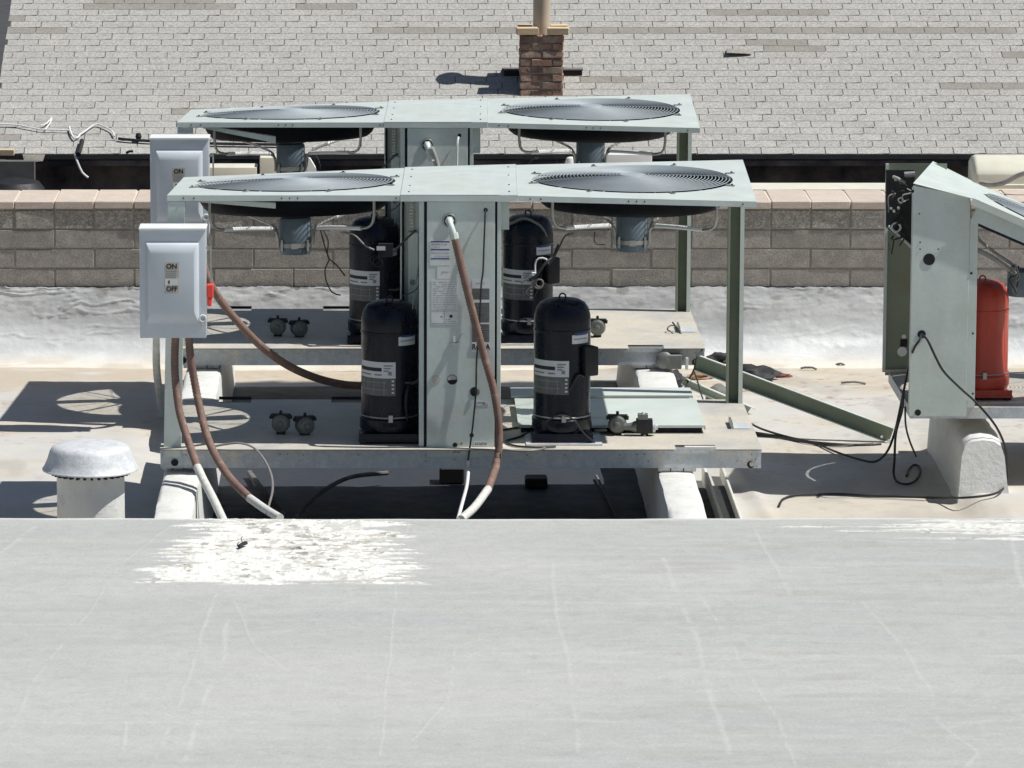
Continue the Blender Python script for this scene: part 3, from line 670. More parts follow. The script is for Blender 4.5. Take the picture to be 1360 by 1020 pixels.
# cabinet
YR0 = Y0+.33
bx0, bx1 = XY(532, 400, YR0), XY(664, 400, Y0+.03)
fx0, fx1 = XY(567, 400, Y0), XY(657, 400, Y0)
b = MB().use(M['face']).box(fx0-.012, bx1, Y0+.06, Y0+.92, ZB1+.001, ZT-.024)
b.box(bx0, fx0-.0125, YR0, Y0+.92, ZB1+.001, ZT-.024); b.box(bx0, bx0+.005, YR0-.03, YR0-.0005, ZB1+.001, ZT-.024)
b.box(XY(556.5, 400, Y0), XY(563, 400, Y0), Y0-.002, Y0+.059, ZB1+.001, ZT-.024)
b.box(bx1-.012, bx1+.003, Y0-.002, Y0+.059, ZB1+.001, ZT-.024)
cab = b.build('cabinet', None, unit, bevel=.001)
b = MB().use(M['dark']); b.box(XY(563.2, 400, Y0), fx0-.001, Y0+.004, Y0+.059, ZB1+.001, ZT-.025); b.box(fx1+.002, fx1+.012, Y0+.004, Y0+.059, ZB1+.001, ZT-.025); b.box(bx0+.006, bx0+.014, YR0-.02, YR0-.0005, ZB1+.001, ZT-.025)  # black strips paint the shadow between panel and side flanges
b.build('panel_gap_shade', None, cab)
b = MB().use(M['face']); xx0, xx1 = XY(542, 400, YR0), XY(555, 400, YR0)
b.box(xx0, xx1, YR0-.03, YR0-.0005, ZB1+.004, ZY(550, 309, YR0-.03))
b.use(M['steel']).box(xx0+.006, xx0+.022, YR0-.012, YR0-.0005, ZY(550, 306, YR0-.03), ZT-.04)
b.use(M['label'])
for i in range(9): z = ZY(550, 304-4.2*i, YR0); b.box(xx0+.004, xx0+.018, YR0-.016, YR0-.0125, z-.003, z+.003)
b.use(M['greyink']).disc(at(548, 375, YR0-.031), .012, 16)
b.build('wiring_channel', None, cab, bevel=.0008)
MB().use(M['face']).box(bx1+.004, bx1+.034, Y0+.05, Y0+.09, ZY(670, 305, Y0+.05), ZT-.024).build('side_tab', None, cab, bevel=.001)
b = MB().use(M['face']).box(fx0, fx1, Y0-.007, Y0-.0045, ZY(600, 606.5, Y0), ZT-.024); b.box(fx0, fx0+.002, Y0-.0045, Y0+.03, ZB1+.002, ZT-.026)
fp = b.build('front_panel', None, cab, bevel=.0008)
YP = Y0-.0075
def rect(b, x0, y0, x1, y1, t=.0006, d=0): b.box(XY(x0, y0, YP), XY(x1, y0, YP), YP-t-d, YP-d, ZY(x0, y1, YP), ZY(x0, y0, YP))
front_only = []
def lab(name, f):
    b = MB(); f(b); o = b.build(name, None, cab); front_only.append(o); return o
rl = random.Random(5)
def lines(b, m, x0, y0, x1, y1, n, h=.7, gap=.25, d=.0007):
    b.use(m)
    for i in range(n):
        y = y0+(y1-y0)*(i+.5)/n; x = x0
        while x < x1-1:
            w = rl.uniform(1.5, 6); w = min(w, x1-x)
            if rl.random() > gap: rect(b, x, y-h/2, x+w, y+h/2, .0003, d)
            x += w+rl.uniform(.6, 1.6)
def f1(b):
    b.use(M['label']); rect(b, 571, 319, 598, 352.5)
    for y in (321, 331.5, 343.5): b.use(M['blueink']); rect(b, 572, y-.8, 597, y+.8, .0003, .0007)
    lines(b, M['greyink'], 573, 323, 597, 330, 2); lines(b, M['greyink'], 573, 334, 597, 342, 2)
lab('blue_line_label', f1)
def f2(b): b.use(M['label']); rect(b, 580.5, 354, 598.5, 370.5); lines(b, M['greyink'], 586, 357, 597, 368, 4, gap=.5)
lab('small_label', f2)
def f3(b):
    b.use(M['label']); rect(b, 573, 371.5, 608.5, 431); lines(b, M['greyink'], 575, 373, 607, 412, 13, .5, .15)
    b.use(M['greyink']); rect(b, 573, 412.6, 608.5, 413.2, .0003, .0007); rect(b, 590, 413, 590.5, 430, .0003, .0007); rect(b, 574, 429, 608, 429.5, .0003, .0007)
    lines(b, M['ink'], 576, 419, 588, 422, 1, .8); b.use(M['ink']); rect(b, 597, 418, 601, 422, .0003, .0007); lines(b, M['greyink'], 592, 423, 606, 428, 2)
lab('specification_label', f3)
def f4(b):
    b.use(M['label']); rect(b, 627, 371, 650, 383); lines(b, M['greyink'], 632, 374, 645, 378, 1)
    b.use(M['greylab']); rect(b, 627, 383.3, 650, 456)
    for y in (399, 401, 429.5): b.use(M['label']); rect(b, 627, y-1, 650, y+1, .0003, .0007)
    lines(b, M['greyink'], 629, 386, 649, 397, 4, .5, .4); lines(b, M['greyink'], 629, 404, 649, 427, 7, .5, .45); lines(b, M['greyink'], 629, 433, 649, 454, 7, .5, .45)
lab('wiring_diagram', f4)
def f5(b): b.use(M['label']); rect(b, 626.5, 454.5, 651, 467.5, .0009, .0008)
o5 = lab('refrigerant_label', f5)
front_only.append(text('refrigerant_lettering', 'R410A', .030, at(638.8, 461, YP-.0022), M['ink'], cab, .82, .0009))
for (x0, y0, x1, y1) in ((633, 532.5, 649, 538.5), (629, 586, 648, 592), (599, 597, 618, 603)):
    def f6(b, q=(x0, y0, x1, y1)): b.use(M['label']); rect(b, *q); lines(b, M['ink'], q[0]+1.5, q[1]+1.5, q[2]-1.5, q[3]-1, 2, .8, .3)
    lab('port_label', f6)
for nm, items in (('round_port', ((600.5, 504, .0235, 'steel', 0), (600.8, 504.3, .0215, 'dark', .001))), ('round_port', ((629.8, 520, .0215, 'steel', 0), (630.5, 520.3, .0205, 'dark', .001))), ('port_disc', ((579, 504, .0185, 'steel', 0), (579, 504, .0165, 'deck', .001))), ('cable_hole', ((645, 279, .0105, 'steel', 0), (645, 279, .009, 'dark', .001))), ('round_port', ((626.5, 578, .0095, 'dark', 0),)), ('round_port', ((604.3, 591, .0105, 'dark', 0),)), ('port_disc', ((613, 589, .005, 'olive', 0),))):  # the deck-coloured disc paints the lit view through an open port
    b = MB()
    for cx, cy, r_, m, dd in items: b.use(M[m]).disc(at(cx, cy, YP)-Vector((0, dd, 0))+Vector((0, .001, 0)), r_*.88, 28, 'y', .0008)
    if items[0][0] == 600.5:
        c = at(600.8, 504.3, YP); b.use(M['deck']); n = 14; P = []  # pale half disc paints the lit part inside this port
        for i in range(n+1):
            a = math.pi*i/n+.1; P.append(b.bm.verts.new(c+Vector((.0175*math.cos(a), -.0022, .0175*math.sin(a)))))
        b.face(P)
    if items[0][0] == 629.8: b.use(M['steel']).tube([at(633, 514, YP-.004), at(635, 520, YP-.006), at(633, 526, YP-.004)], .002, 6)
    b.build(nm, None, cab)
b = MB().use(M['steel']).torus(at(597, 293, YP-.002), .024, .0035, 28, 6, 'y'); b.use(M['dark']).disc(at(597, 293, YP), .0235, 24)
b.use(M['face']).lathe(at(597, 293, YP), [(.018, 0), (.018, .006), (.012, .008)], 6, 'y'); b.tube([at(597, 292, YP), at(597, 293, YP-.025), at(598, 297, YP-.045), at(601, 306, YP-.055), at(603, 312, YP-.057)], .0115, 12, .01)
b.tube([at(602.4, 309.5, YP-.056), at(604, 317.5, YP-.058)], .0165, 8); b.build('elbow_fitting', None, cab)
b = MB().use(M['steel']); b.tube([at(606, 455, YP-.004), at(611, 448, YP-.02), at(612.5, 443, YP-.02)], .002, 6); b.box(*[XY(600, 455, YP), XY(609, 455, YP), YP-.02, YP, ZY(600, 457, YP), ZY(600, 455, YP)])
b.lathe(at(613, 443, YP-.02), [(.004, -.003), (.004, .003)], 8, 'y'); b.use(M['label']).box(XY(602, 455, YP), XY(605, 455, YP), YP-.006, YP, ZY(600, 454, YP), ZY(600, 446, YP)); b.build('latch', None, cab)

# compressors
def compressor(cpx, cpy_top, parent, m='black', labels=True, box_=True, Yc=None, cx=None, zb=ZB1, label=None):
    Yc = Yc or Y0+.165; cx = cx if cx is not None else XY(cpx, 490, Yc); H = ZY(cpx or PPX, cpy_top, Yc)-zb if cpy_top else .53; r_ = .1085; c = (cx, Yc, zb); mt = M[m]
    b = MB().use(mt).lathe(c, [(.112, .045), (.115, .05), (.115, .088), (r_, .094), (r_, H-.122), (r_+.0022, H-.119), (r_+.0022, H-.113), (r_, H-.110), (r_, H-.085), (r_*.985, H-.062), (r_*.93, H-.038), (r_*.80, H-.016), (r_*.6, H-.004), (r_*.3, H+.002), (.002, H+.003)], 48)
    b.torus((cx, Yc-.01, H+zb+.008), .012, .0032, 16, 6, 'y'); b.lathe((cx-.005, Yc-r_*.86, zb+H-.05), [(.014, -.02), (.014, .006), (.008, .006)], 14, 'y')
    o = b.build('compressor', None, parent)
    b = MB().use(mt).box(cx-.118, cx+.118, Yc-.118, Yc+.118, zb+.010, zb+.016); b.box(cx-.115, cx+.115, Yc-.115, Yc-.11, zb+.010, zb+.040); b.lathe(c, [(.10, .016), (.112, .046)], 40)
    for sx in (-1, 1):
        for sy in (-1, 1): b.use(M['matblack']).lathe((cx+sx*.098, Yc+sy*.098, zb), [(.016, 0), (.016, .010)], 12); b.use(M['steel']).lathe((cx+sx*.098, Yc+sy*.098, zb+.016), [(.007, 0), (.007, .010)], 6)
    b.build('mounting_foot', None, o)
    b = MB().use(M['steel']).torus((cx, Yc, zb+.100), r_+.002, .0032, 48, 6); b.box(cx-.004, cx+.012, Yc-r_-.012, Yc-r_, zb+.085, zb+.112); b.build('heater_band', None, o)
    if labels:
        z1 = zb+H*.587; z2 = z1-.062; z3 = z2-.068; e = r_+.0008; cc_ = (cx, Yc, 0)
        b = MB().use(M['label']).patch(cc_, e, -76, 12, z2, z1, 12); b.use(M['greylab']).patch(cc_, e, -76, 12, z3, z2-.0005, 12)
        e2 = e+.0006; b.use(M['ink']).patch(cc_, e2, -74, -16, z1-.036, z1-.022, 6)
        for q in range(3): b.use(M['greyink']).patch(cc_, e2, -12, 6-q*4, z1-.016-q*.010, z1-.011-q*.010, 4)
        b.patch(cc_, e2, -3, 4, z1-.050, z1-.036, 2); b.patch(cc_, e2, -72, -40, z1-.052, z1-.046, 3); b.patch(cc_, e2, -32, -16, z1-.052, z1-.046, 3)
        b.use(M['greyink'])
        for a0 in (-62, -34, -12): b.patch(cc_, e2, a0, a0+1.5, z3+.004, z2-.006, 1)
        b.patch(cc_, e2, -72, -6, z3+.022, z3+.025, 6); b.patch(cc_, e2, -72, -6, z2-.018, z2-.015, 6)
        for q in range(4): b.use(M['label']).patch(cc_, e2, 4, 9, z2-.014-q*.015, z2-.007-q*.015, 2)
        b.build('rating_label', None, o)
        z1 = zb+H*.80; b = MB().use(M['label']).patch(cc_, e, 18, 62, z1-.052, z1-.018, 8); b.patch(cc_, e, 24, 56, z1-.018, z1-.008, 6); b.use(M['blueink']).patch(cc_, e2, 24, 56, z1-.020, z1-.011, 6)
        b.use(M['greyink']).patch(cc_, e2, 22, 58, z1-.036, z1-.032, 6); b.build('warning_label', None, o)
    if box_:
        mx = Matrix.Translation((cx+.098, Yc-.065, zb+H*.58)) @ Matrix.Rotation(R(28), 4, 'Z')
        b = MB().use(M['matblack']).box(-.03, .03, -.028, .03, -.058, .055, mx); b.build('terminal_box', None, o, bevel=.008, bseg=2)
    return o
compressor(517.5, 399, unit, box_=False); compressor(746.5, 396, unit)
def hub_tubes(cx, pts, r_, m, name, parent=unit): return MB().use(m).tube([at(*p) for p in pts], r_, 8, .015).build(name, None, parent)
hub_tubes(0, ((545, 508, 18.60), (541, 516, 18.57), (539, 535, 18.56), (541, 560, 18.58), (545, 578, 18.6)), .006, M['matblack'], 'refrigerant_line')
hub_tubes(0, ((556, 505, 18.62), (548, 509, 18.60), (538, 508, 18.58), (534, 512, 18.58)), .006, M['valve'], 'refrigerant_line')
hub_tubes(0, ((775, 500, 18.60), (768, 498, 18.56), (762, 507, 18.56), (756, 518, 18.56)), .005, M['matblack'], 'refrigerant_line')
hub_tubes(0, ((725, 560, 18.53), (742, 552, 18.52), (760, 556, 18.53), (775, 575, 18.53), (790, 588, 18.55)), .003, M['cable'], 'heater_lead')
MB().use(M['galv']).box(XY(698, 590, 18.6), XY(799, 590, 18.6), 18.52, 18.79, ZB1+.0005, ZB1+.006).build('compressor_tray', None, unit)
# service valves
def valve(px, py, Yv, cap=False, rz=0):
    c = at(px, py, Yv); root = MB().use(M['valve'])
    root.lathe((0, 0, 0), [(.020, -.03), (.034, -.022), (.036, .0), (.034, .016), (.028, .020), (.028, .026), (.012, .028), (.011, .036), (.004, .038)], 28, 'y')
    root.use(M['matblack']).box(-.038, .038, -.012, .016, .026, .036); root.box(-.043, -.026, -.012, .016, .018, .030); root.box(.026, .043, -.012, .016, .018, .030); root.lathe((0, 0, .036), [(.006, 0), (.006, .012), (.003, .014)], 8)
    root.box(-.016, .016, -.012, .018, -.050, -.030)
    mx = Matrix.Translation(c) @ Matrix.Rotation(rz, 4, 'Z'); root.bm.transform(mx); return root.build('service_valve', None, unit)
valve(373, 562, 18.78, rz=-.1); valve(405, 565, 18.76, rz=.35); vr1 = valve(820, 563, 18.76, rz=-.1)
b = MB().use(M['matblack']); c = at(856, 566, 18.74)
b.box(c.x-.032, c.x+.030, c.y-.02, c.y+.02, c.z-.026, c.z+.028); b.box(c.x-.014, c.x+.014, c.y-.01, c.y+.01, c.z-.048, c.z-.026)
b.use(M['valve']).box(c.x-.026, c.x+.012, c.y-.022, c.y+.022, c.z+.029, c.z+.048); b.use(M['galv']).lathe(c+Vector((.031, 0, -.002)), [(.022, 0), (.022, .010), (.012, .012), (.012, .02)], 16, 'x'); b.use(M['valve']).lathe(c+Vector((-.052, 0, -.002)), [(.012, -.03), (.016, .0), (.024, .02)], 14, 'x')
b.use(M['label']).disc(c+Vector((0, -.0115, -.036)), .005, 12); b.lathe(c+Vector((-.006, 0, .048)), [(.006, 0), (.004, .008)], 8); vr2 = b.build('solenoid_valve', None, unit)
vr3 = MB().use(M['valve']).tube([at(790, 572, 18.75), at(806, 571, 18.75)], .006, 8).build('refrigerant_line', None, unit)
# wires from the fan motors
hub_tubes(0, ((425, 303, 18.95), (429, 318, 18.94), (432, 330, 18.93), (437, 345, 18.93), (432, 356, 18.93), (433, 372, 18.93), (441, 388, 18.93), (452, 392, 18.95)), .0028, M['cable'], 'motor_lead')
hub_tubes(0, ((428, 303, 18.95), (436, 320, 18.93), (435, 340, 18.93), (447, 352, 18.95), (458, 366, 18.98)), .0028, M['cable'], 'motor_lead')
hub_tubes(0, ((762, 310, 18.95), (751, 313, 18.94), (742, 330, 18.93), (734, 345, 18.93), (728, 352, 18.93)), .0035, M['cable'], 'motor_lead')
hub_tubes(0, ((790, 308, 18.9), (789, 318, 18.9), (792, 324, 18.9), (803, 325, 18.93)), .0022, M['cable'], 'motor_lead')
hub_tubes(0, ((553, 306, 18.5), (545, 312, 18.5), (535, 322, 18.5), (527, 330, 18.55)), .0045, M['cable'], 'black_whip')
hub_tubes(0, ((559, 345, 18.53), (555, 360, 18.52), (557, 378, 18.52), (548, 388, 18.52), (534, 393, 18.55)), .0022, M['cable'], 'control_wire')
hub_tubes(0, ((558, 350, 18.53), (553, 372, 18.52), (549, 395, 18.52), (548, 410, 18.53)), .0018, M['gcable'], 'control_wire')
# cable hanging down the front panel of the nearer unit, only there
rear = copy_tree(unit); rear.location = unit.location+Vector((-.066, 2.40, 0))
rear['label'] = 'farther stripped twin-fan condensing unit standing nearest the block wall'
kids = lambda o: [q for q in ALL() if q.parent == o]
for q in kids(rear):
    if q.data == vr2.data or q.data == vr3.data or q.data.name.startswith('deck_never'): bpy.data.objects.remove(q)
for q in kids(rear):
    if q.data == vr1.data: q.location += Vector((at(793, 435, 21.2).x-at(820, 563, 18.76).x+.066, 0, 0))
for q in kids(rear):
    if q.data and unit is not None and q.name.startswith('brace_strip'):
        bpy.data.objects.remove(q)
b = MB().use(M['face']); Yq = 20.93; p1 = at(270, 167, Yq); p2 = at(366, 182, Yq)
b.hexa([p1-Vector((0, 0, .012)), p2-Vector((0, 0, .026)), p2-Vector((0, -.03, .026)), p1-Vector((0, -.03, .012)), p1, p2, p2+Vector((0, .03, 0)), p1+Vector((0, .03, 0))]); b.build('brace_strip', None, rear)
MB().use(M['valve']).tube([at(668, 301, 21.0), at(680, 296, 20.98), at(695, 290, 20.97), at(708, 294, 20.97), at(720, 303, 20.98), at(726, 318, 21.0), at(727, 345, 21.03)], .006, 8, .012).build('refrigerant_line', None, rear)
fo = {o.data.name for o in front_only}
for q in ALL():
    if q.parent and q.parent.parent == rear and q.type == 'MESH' and q.data.name in fo: bpy.data.objects.remove(q)

# ------------------------------------------------------------------ disconnect boxes
def disconnect(x0, y0, x1, y1, Yf, label, dy=0, red=True):
    a = at(x0, y1, Yf); c = at(x1, y0, Yf); w = c.x-a.x; h = c.z-a.z; D = .115
    root = empty('disconnect_box', ((a.x+c.x)/2, Yf+D, a.z), label, 'switch box', 'grey electrical disconnect boxes on the left corner posts')
    b = MB().use(M['box']).box(a.x, c.x, Yf+.010, Yf+D, a.z, c.z-.008); b.build('enclosure', None, root, bevel=.003)
    P = lambda u, v, d: Vector((a.x+w*u, Yf-d, a.z+h*v))
    b = MB().use(M['box'])
    r0 = [P(0, 0, 0), P(1, 0, 0), P(1, .985, 0), P(0, .985, 0)]; r1 = [P(.10, .135, 0), P(.895, .135, 0), P(.895, .875, 0), P(.10, .875, 0)]
    r15 = [P(.115, .16, .012), P(.880, .16, .012), P(.880, .857, .016), P(.115, .857, .016)]; r16 = [P(.14, .19, .021), P(.858, .19, .021), P(.858, .825, .025), P(.14, .825, .025)]; r2 = [P(.18, .25, .027), P(.825, .25, .027), P(.825, .775, .029), P(.18, .775, .029)]
    back = [p+Vector((0, .009, 0)) for p in r0]
    V = [[b.bm.verts.new(p) for p in r] for r in (back, r0, r1, r15, r16, r2)]
    for A, B in zip(V, V[1:]):
        for i in range(4): b.face((A[i], A[(i+1) % 4], B[(i+1) % 4], B[i]), False)
    b.face(V[-1]); door = b.build('door', None, root, bevel=.0015, bseg=2)
    b = MB().use(M['white']).box(a.x-.002, c.x+.003, Yf-.010, Yf+D, c.z-.0065, c.z+.002); b.build('top_hood', None, root, bevel=.002)
    b = MB().use(M['beigelab']); lw, lh = .056, .118; lx = a.x+w*.49; lz = a.z+h*.56
    b.box(lx-lw/2, lx+lw/2, Yf-.0295, Yf-.0270, lz-lh/2, lz+lh/2); b.use(M['label']).box(lx-lw/2+.003, lx+lw/2-.003, Yf-.0300, Yf-.0296, lz-.028, lz-.004)
    b.use(M['greyink'])
    for q in range(4): b.box(lx-.022, lx+.020-.004*(q % 2), Yf-.0300, Yf-.0296, lz+.022-.007*q, lz+.0245-.007*q)
    b.use(M['ink']).box(lx-.013, lx-.007, Yf-.0305, Yf-.0301, lz-.023, lz-.010); b.build('switch_label', None, root)
    text('on_lettering', 'ON', .027, (lx, Yf-.0302, lz+.042), M['ink'], root, .95, .0008); text('off_lettering', 'OFF', .025, (lx, Yf-.0302, lz-.043), M['ink'], root, .95, .0008)
    b = MB().use(M['steel']); hx = c.x+.018
    b.box(c.x, hx+.003, Yf+.03, Yf+.036, c.z-.083, c.z-.075); b.tube([(hx, Yf+.02, c.z-.070), (hx, Yf+.02, c.z-.215)], .0035, 8); b.build('operating_rod', None, root)
    if red:
        b = MB().use(M['red']).box(hx-.016, hx+.010, Yf+.005, Yf+.035, c.z-.265, c.z-.212); b.box(hx-.014, hx+.003, Yf+.006, Yf+.03, c.z-.296, c.z-.264); b.build('red_grip', None, root, bevel=.004)
    b = MB().use(M['white']).torus((c.x-.012, Yf-.006, a.z+.075), .012, .0035, 16, 6, 'y'); b.use(M['steel']).tube([(c.x-.006, Yf-.004, a.z+.062), (c.x-.016, Yf-.016, a.z+.050)], .003, 6); b.build('hasp', None, root)
    return root
dA = disconnect(186, 303, 273, 449, 18.30, 'lower left grey disconnect box with red handle grip, in front of nearer unit')
dB = disconnect(200, 183, 277, 312, 20.70, 'upper left grey disconnect box half hidden behind the nearer fan deck', red=False)
b = MB().use(M['label'])
for i, (x, y) in enumerate(((241, 191), (244, 191.5), (248, 191), (252, 190), (256, 190), (260, 189))): b.box(XY(x, y, 20.69), XY(x+1.6, y, 20.69), 20.697, 20.6995, ZY(x, y+1.6, 20.69), ZY(x, y-(i % 3)*.8, 20.69))
b.build('embossed_mark', None, dB)

# ------------------------------------------------------------------ conduits and cables
def cond(pts, r_, m, label, cat='conduit', name='flexible_conduit', group='flexible conduits around the nearer unit', rib=.007, seg=12, parent=None, step=.02, tip=None):
    P = [p if isinstance(p, Vector) else at(*p) for p in pts]
    if tip is None:
        o = MB().use(m).tube(P, r_, seg, step, rib=rib).build(name, None, parent); return tag(o, label, cat, group)
    e = empty(name, P[0], label, cat, group); k = tip
    MB().use(m).tube(P[:k+1], r_, seg, step, rib=rib).build('brown_jacket', None, e); MB().use(M['wtube']).tube(P[k:], r_*1.04, seg, step, rib=0).build('painted_end', None, e); return e
cond([(233, 449, 18.36), (232, 475, 18.36), (233, 505, 18.36), (238, 545, 18.33), (248, 580, 18.28), (262, 620, 18.18), (270, 637, 18.1), (283, 662, 17.9), (298, 694, 17.62)], .0150, M['brown'], 'brown conduit under the disconnect box ending in a white painted length', tip=5)
cond([(251, 449, 18.36), (253, 475, 18.36), (259, 510, 18.36), (266, 545, 18.33), (276, 582, 18.26), (290, 612, 18.17), (308, 638, 18.05), (332, 662, 17.85), (352, 676, 17.7), (372, 688, 17.58)], .0150, M['brown'], 'brown conduit curving from the disconnect box to the white paint patch', tip=7)
cond([(270, 352, 18.38), (280, 378, 18.38), (295, 402, 18.4), (318, 430, 18.42), (345, 458, 18.5), (380, 484, 18.7), (420, 502, 18.9), (460, 511, 19.05), (500, 512, 19.1), (545, 508, 19.1)], .0150, M['brown'], 'long brown conduit sweeping behind the left compressor of the nearer unit')
cond([(604, 316, YP-.058), (613, 355, YP-.06), (624, 400, YP-.055), (633, 435, YP-.045), (645, 480, YP-.04), (655, 515, YP-.045), (661, 550, YP-.05), (663, 585, YP-.06), (659, 618, YP-.10), (648, 650, YP-.3), (630, 674, YP-.6), (612, 690, 17.62)], .0150, M['brown'], 'brown conduit running down the labelled cabinet panel from the elbow', tip=9)
cond([(572, 196, 20.82), (576, 206, 20.83), (580, 218, 20.84), (590, 260, 20.84), (600, 300, 20.84)], .0125, M['tube'], 'short grey conduit hanging from the farther cabinet elbow', group='conduits of the farther unit')
cond([(211, 312, 20.78), (210, 400, 20.8), (208, 450, 20.85), (208, 490, 21.0), (212, 525, 21.15), gz(215, 552, .02)], .0165, M['wtube'], 'white painted conduit dropping behind the left post to the roof', group='conduits of the farther unit', rib=0)
def cable(pts, r_, m, label, group='thin cables hanging off the units', name='cable', rib=0):
    return tag(MB().use(m).tube([p if isinstance(p, Vector) else at(*p) for p in pts], r_, 6, .012).build(name, None), label, 'cable', group)
e = empty('cable', at(645, 279, YP), 'thin black cable hanging down the labelled panel from its top hole', 'cable', 'thin cables hanging off the units')
hc = [(645, 279, YP), (644.5, 284, YP-.012), (643, 320, YP-.02), (641.5, 360, YP-.015), (639, 380, YP-.014), (637, 430, YP-.015), (633, 480, YP-.015), (632, 520, YP-.02), (629, 555, YP-.015), (626, 580, YP-.02), (622, 608, YP-.02), (621, 612, YP-.021)]
MB().use(M['cable']).tube([at(*p) for p in hc], .0035, 6, .012).build('black_length', None, e)
MB().use(M['white']).tube([at(*p) for p in ((621.5, 611, YP-.021), (622, 625, YP-.03), (620, 645, YP-.25), (614, 668, YP-.6), (608, 690, 17.62))], .0065, 8, .012).build('white_length', None, e)
e = cable(((609, 182, 20.885), (607.5, 190, 20.87), (607, 214, 20.87), (606, 250, 20.87)), .0045, M['white'], 'short white cable hanging from the hole in the farther cabinet', 'cables of the farther unit')
cable(((283, 593, 18.45), (300, 590, 18.44), (318, 588.5, 18.43), (336, 594, 18.42), (350, 609, 18.38), (360, 630, 18.3), (362, 650, 18.1), (358, 668, 17.9), (354, 682, 17.65)), .0045, M['gcable'], 'thin grey cable arching from the deck to the white paint patch')
# wire bundle on the farther right compressor
wb = empty('wire_bundle', at(716, 365, 20.95), 'tangled coil of black and white wires on the farther right compressor', 'wires')
Yw = 20.93
MB().use(M['white']).tube([at(711, 368, Yw), at(711, 350, Yw), at(716, 343, Yw), at(725, 344, Yw), at(729, 350, Yw-.01)], .004, 6, .01).build('white_wire', None, wb)
MB().use(M['gcable']).torus(at(715, 377, Yw), .020, .0035, 24, 6, 'y').torus(at(716.5, 376, Yw-.008), .016, .003, 24, 6, 'y').build('wire_coil', None, wb)
MB().use(M['cable']).tube([at(742, 325, Yw), at(735, 340, Yw), at(724, 350, Yw-.02), at(712, 366, Yw-.02), at(704, 372, Yw)], .006, 6, .01).build('black_wire', None, wb)
MB().use(M['gcable']).tube([at(692, 376, Yw), at(700, 371, Yw-.01), at(708, 368, Yw-.01), at(706, 378, Yw-.01), at(699, 388, Yw), at(703, 392, Yw)], .004, 6, .01).build('grey_wire', None, wb)
MB().use(M['white']).box(XY(706, 364, Yw), XY(712, 364, Yw), Yw-.02, Yw-.005, ZY(706, 366, Yw), ZY(706, 361, Yw)).build('wire_nut', None, wb, bevel=.002)
wb2 = empty('wire_bundle', at(505, 330, 20.95), 'dark looped wires on the farther left compressor beside its small box', 'wires')
MB().use(M['cable']).torus(at(498, 345, Yw), .018, .003, 20, 5, 'y').torus(at(502, 348, Yw-.01), .02, .003, 20, 5, 'y').build('wire_coil', None, wb2)
MB().use(M['gcable']).tube([at(452, 308, Yw), at(470, 312, Yw), at(485, 326, Yw-.03), at(497, 332, Yw-.03)], .0045, 6, .01).build('grey_wire', None, wb2)
b = MB().use(M['matblack']).box(XY(502, 325, Yw), XY(522, 325, Yw), Yw-.04, Yw, ZY(502, 340, Yw), ZY(502, 322, Yw)); b.use(M['label']).box(XY(500, 326, Yw), XY(512, 326, Yw), Yw-.042, Yw-.0405, ZY(502, 331, Yw), ZY(502, 325, Yw)); b.build('junction_box', None, wb2, bevel=.002)

# ------------------------------------------------------------------ things on the nearer deck
def lp(x0, x1, y0, y1, z, label, th=.022, rz=0, slots_=False):
    root = empty('metal_sheet', ((x0+x1)/2, (y0+y1)/2, ZB1+.001), label, 'metal panel', 'loose cabinet panels on the nearer deck')
    root.rotation_euler = (0, 0, 0)
    b = MB().use(M['paint']).box(x0, x1, y0, y1, z-.002, z); b.box(x0, x1, y0, y0+.0015, z-.010, z-.0025); b.box(x1-.0015, x1, y0+.002, y1, z-th, z-.0025); b.use(M['dark']).box(x0+.01, x1-.012, y0+.02, y0+.022, ZB1+.001, z-.0025)
    b.build('panel_sheet', None, root, bevel=.0006)
    if slots_:
        b = MB().use(M['face'])
        for q, (xa, xb) in enumerate(((x0+.16, x0+.42),)):
            b.box(xa, xb, y0+.16, y0+.19, z+.0005, z+.002)
        b.build('stiffener', None, root)
    return root
pz = .402
lp(gz(683, 528, pz).x, gz(924, 528, pz).x, gz(800, 566, pz).y+.02, gz(800, 529, pz).y, pz, 'larger loose grey-green panel lying flat behind the right compressor', slots_=True)
lp(gz(678, 520, pz).x, gz(918, 520, pz).x, gz(800, 526.3, pz).y, gz(800, 516, pz).y, pz+.004, 'narrow loose grey-green panel along the back edge of nearer deck')

# ------------------------------------------------------------------ sleepers, vent, ground things
def sleeper(x0, x1, y0, y1, z, label, flare=.02, fy_=.0, seed=1):
    root = MB().use(M['coat']); n = 24; rs = random.Random(seed); rings = []
    for i in range(n+1):
        t = i/n; y = y0+(y1-y0)*t; ring = []
        zz = z-(.03*(1-t*6)**2 if t < 1/6 else 0); 
        prof = [(-flare, -.02), (-flare*.4, .12), (0, zz-.02), (.005, zz-.005), (.018, zz), ((x1-x0)/2, zz+.002), (x1-x0-.018, zz), (x1-x0-.005, zz-.005), (x1-x0, zz-.02), (x1-x0+flare*.4, .12), (x1-x0+flare, -.02)]
        for px, pz_ in prof: ring.append(Vector((x0+px+rs.uniform(-.002, .002), y+(-fy_*(1-pz_/z) if i == 0 else 0)+rs.uniform(-.002, .002), pz_+rs.uniform(-.0015, .0015))))
        rings.append(ring)
    root.ring_loft(rings, True, True, True); return tag(root.build('sleeper', None, None, sharp=50), label, 'support', 'white coated sleepers under the units')
ztop = .268
sleeper(gz(209, 660, ztop).x, gz(260, 660, ztop).x, 17.56, 20.1, ztop, 'white coated sleeper under the left end of the nearer unit', .03, seed=2)
sleeper(gz(882, 660, ztop).x, gz(933, 660, ztop).x, 17.56, 20.1, ztop, 'white coated sleeper under the right end of the nearer unit', .012, seed=3)
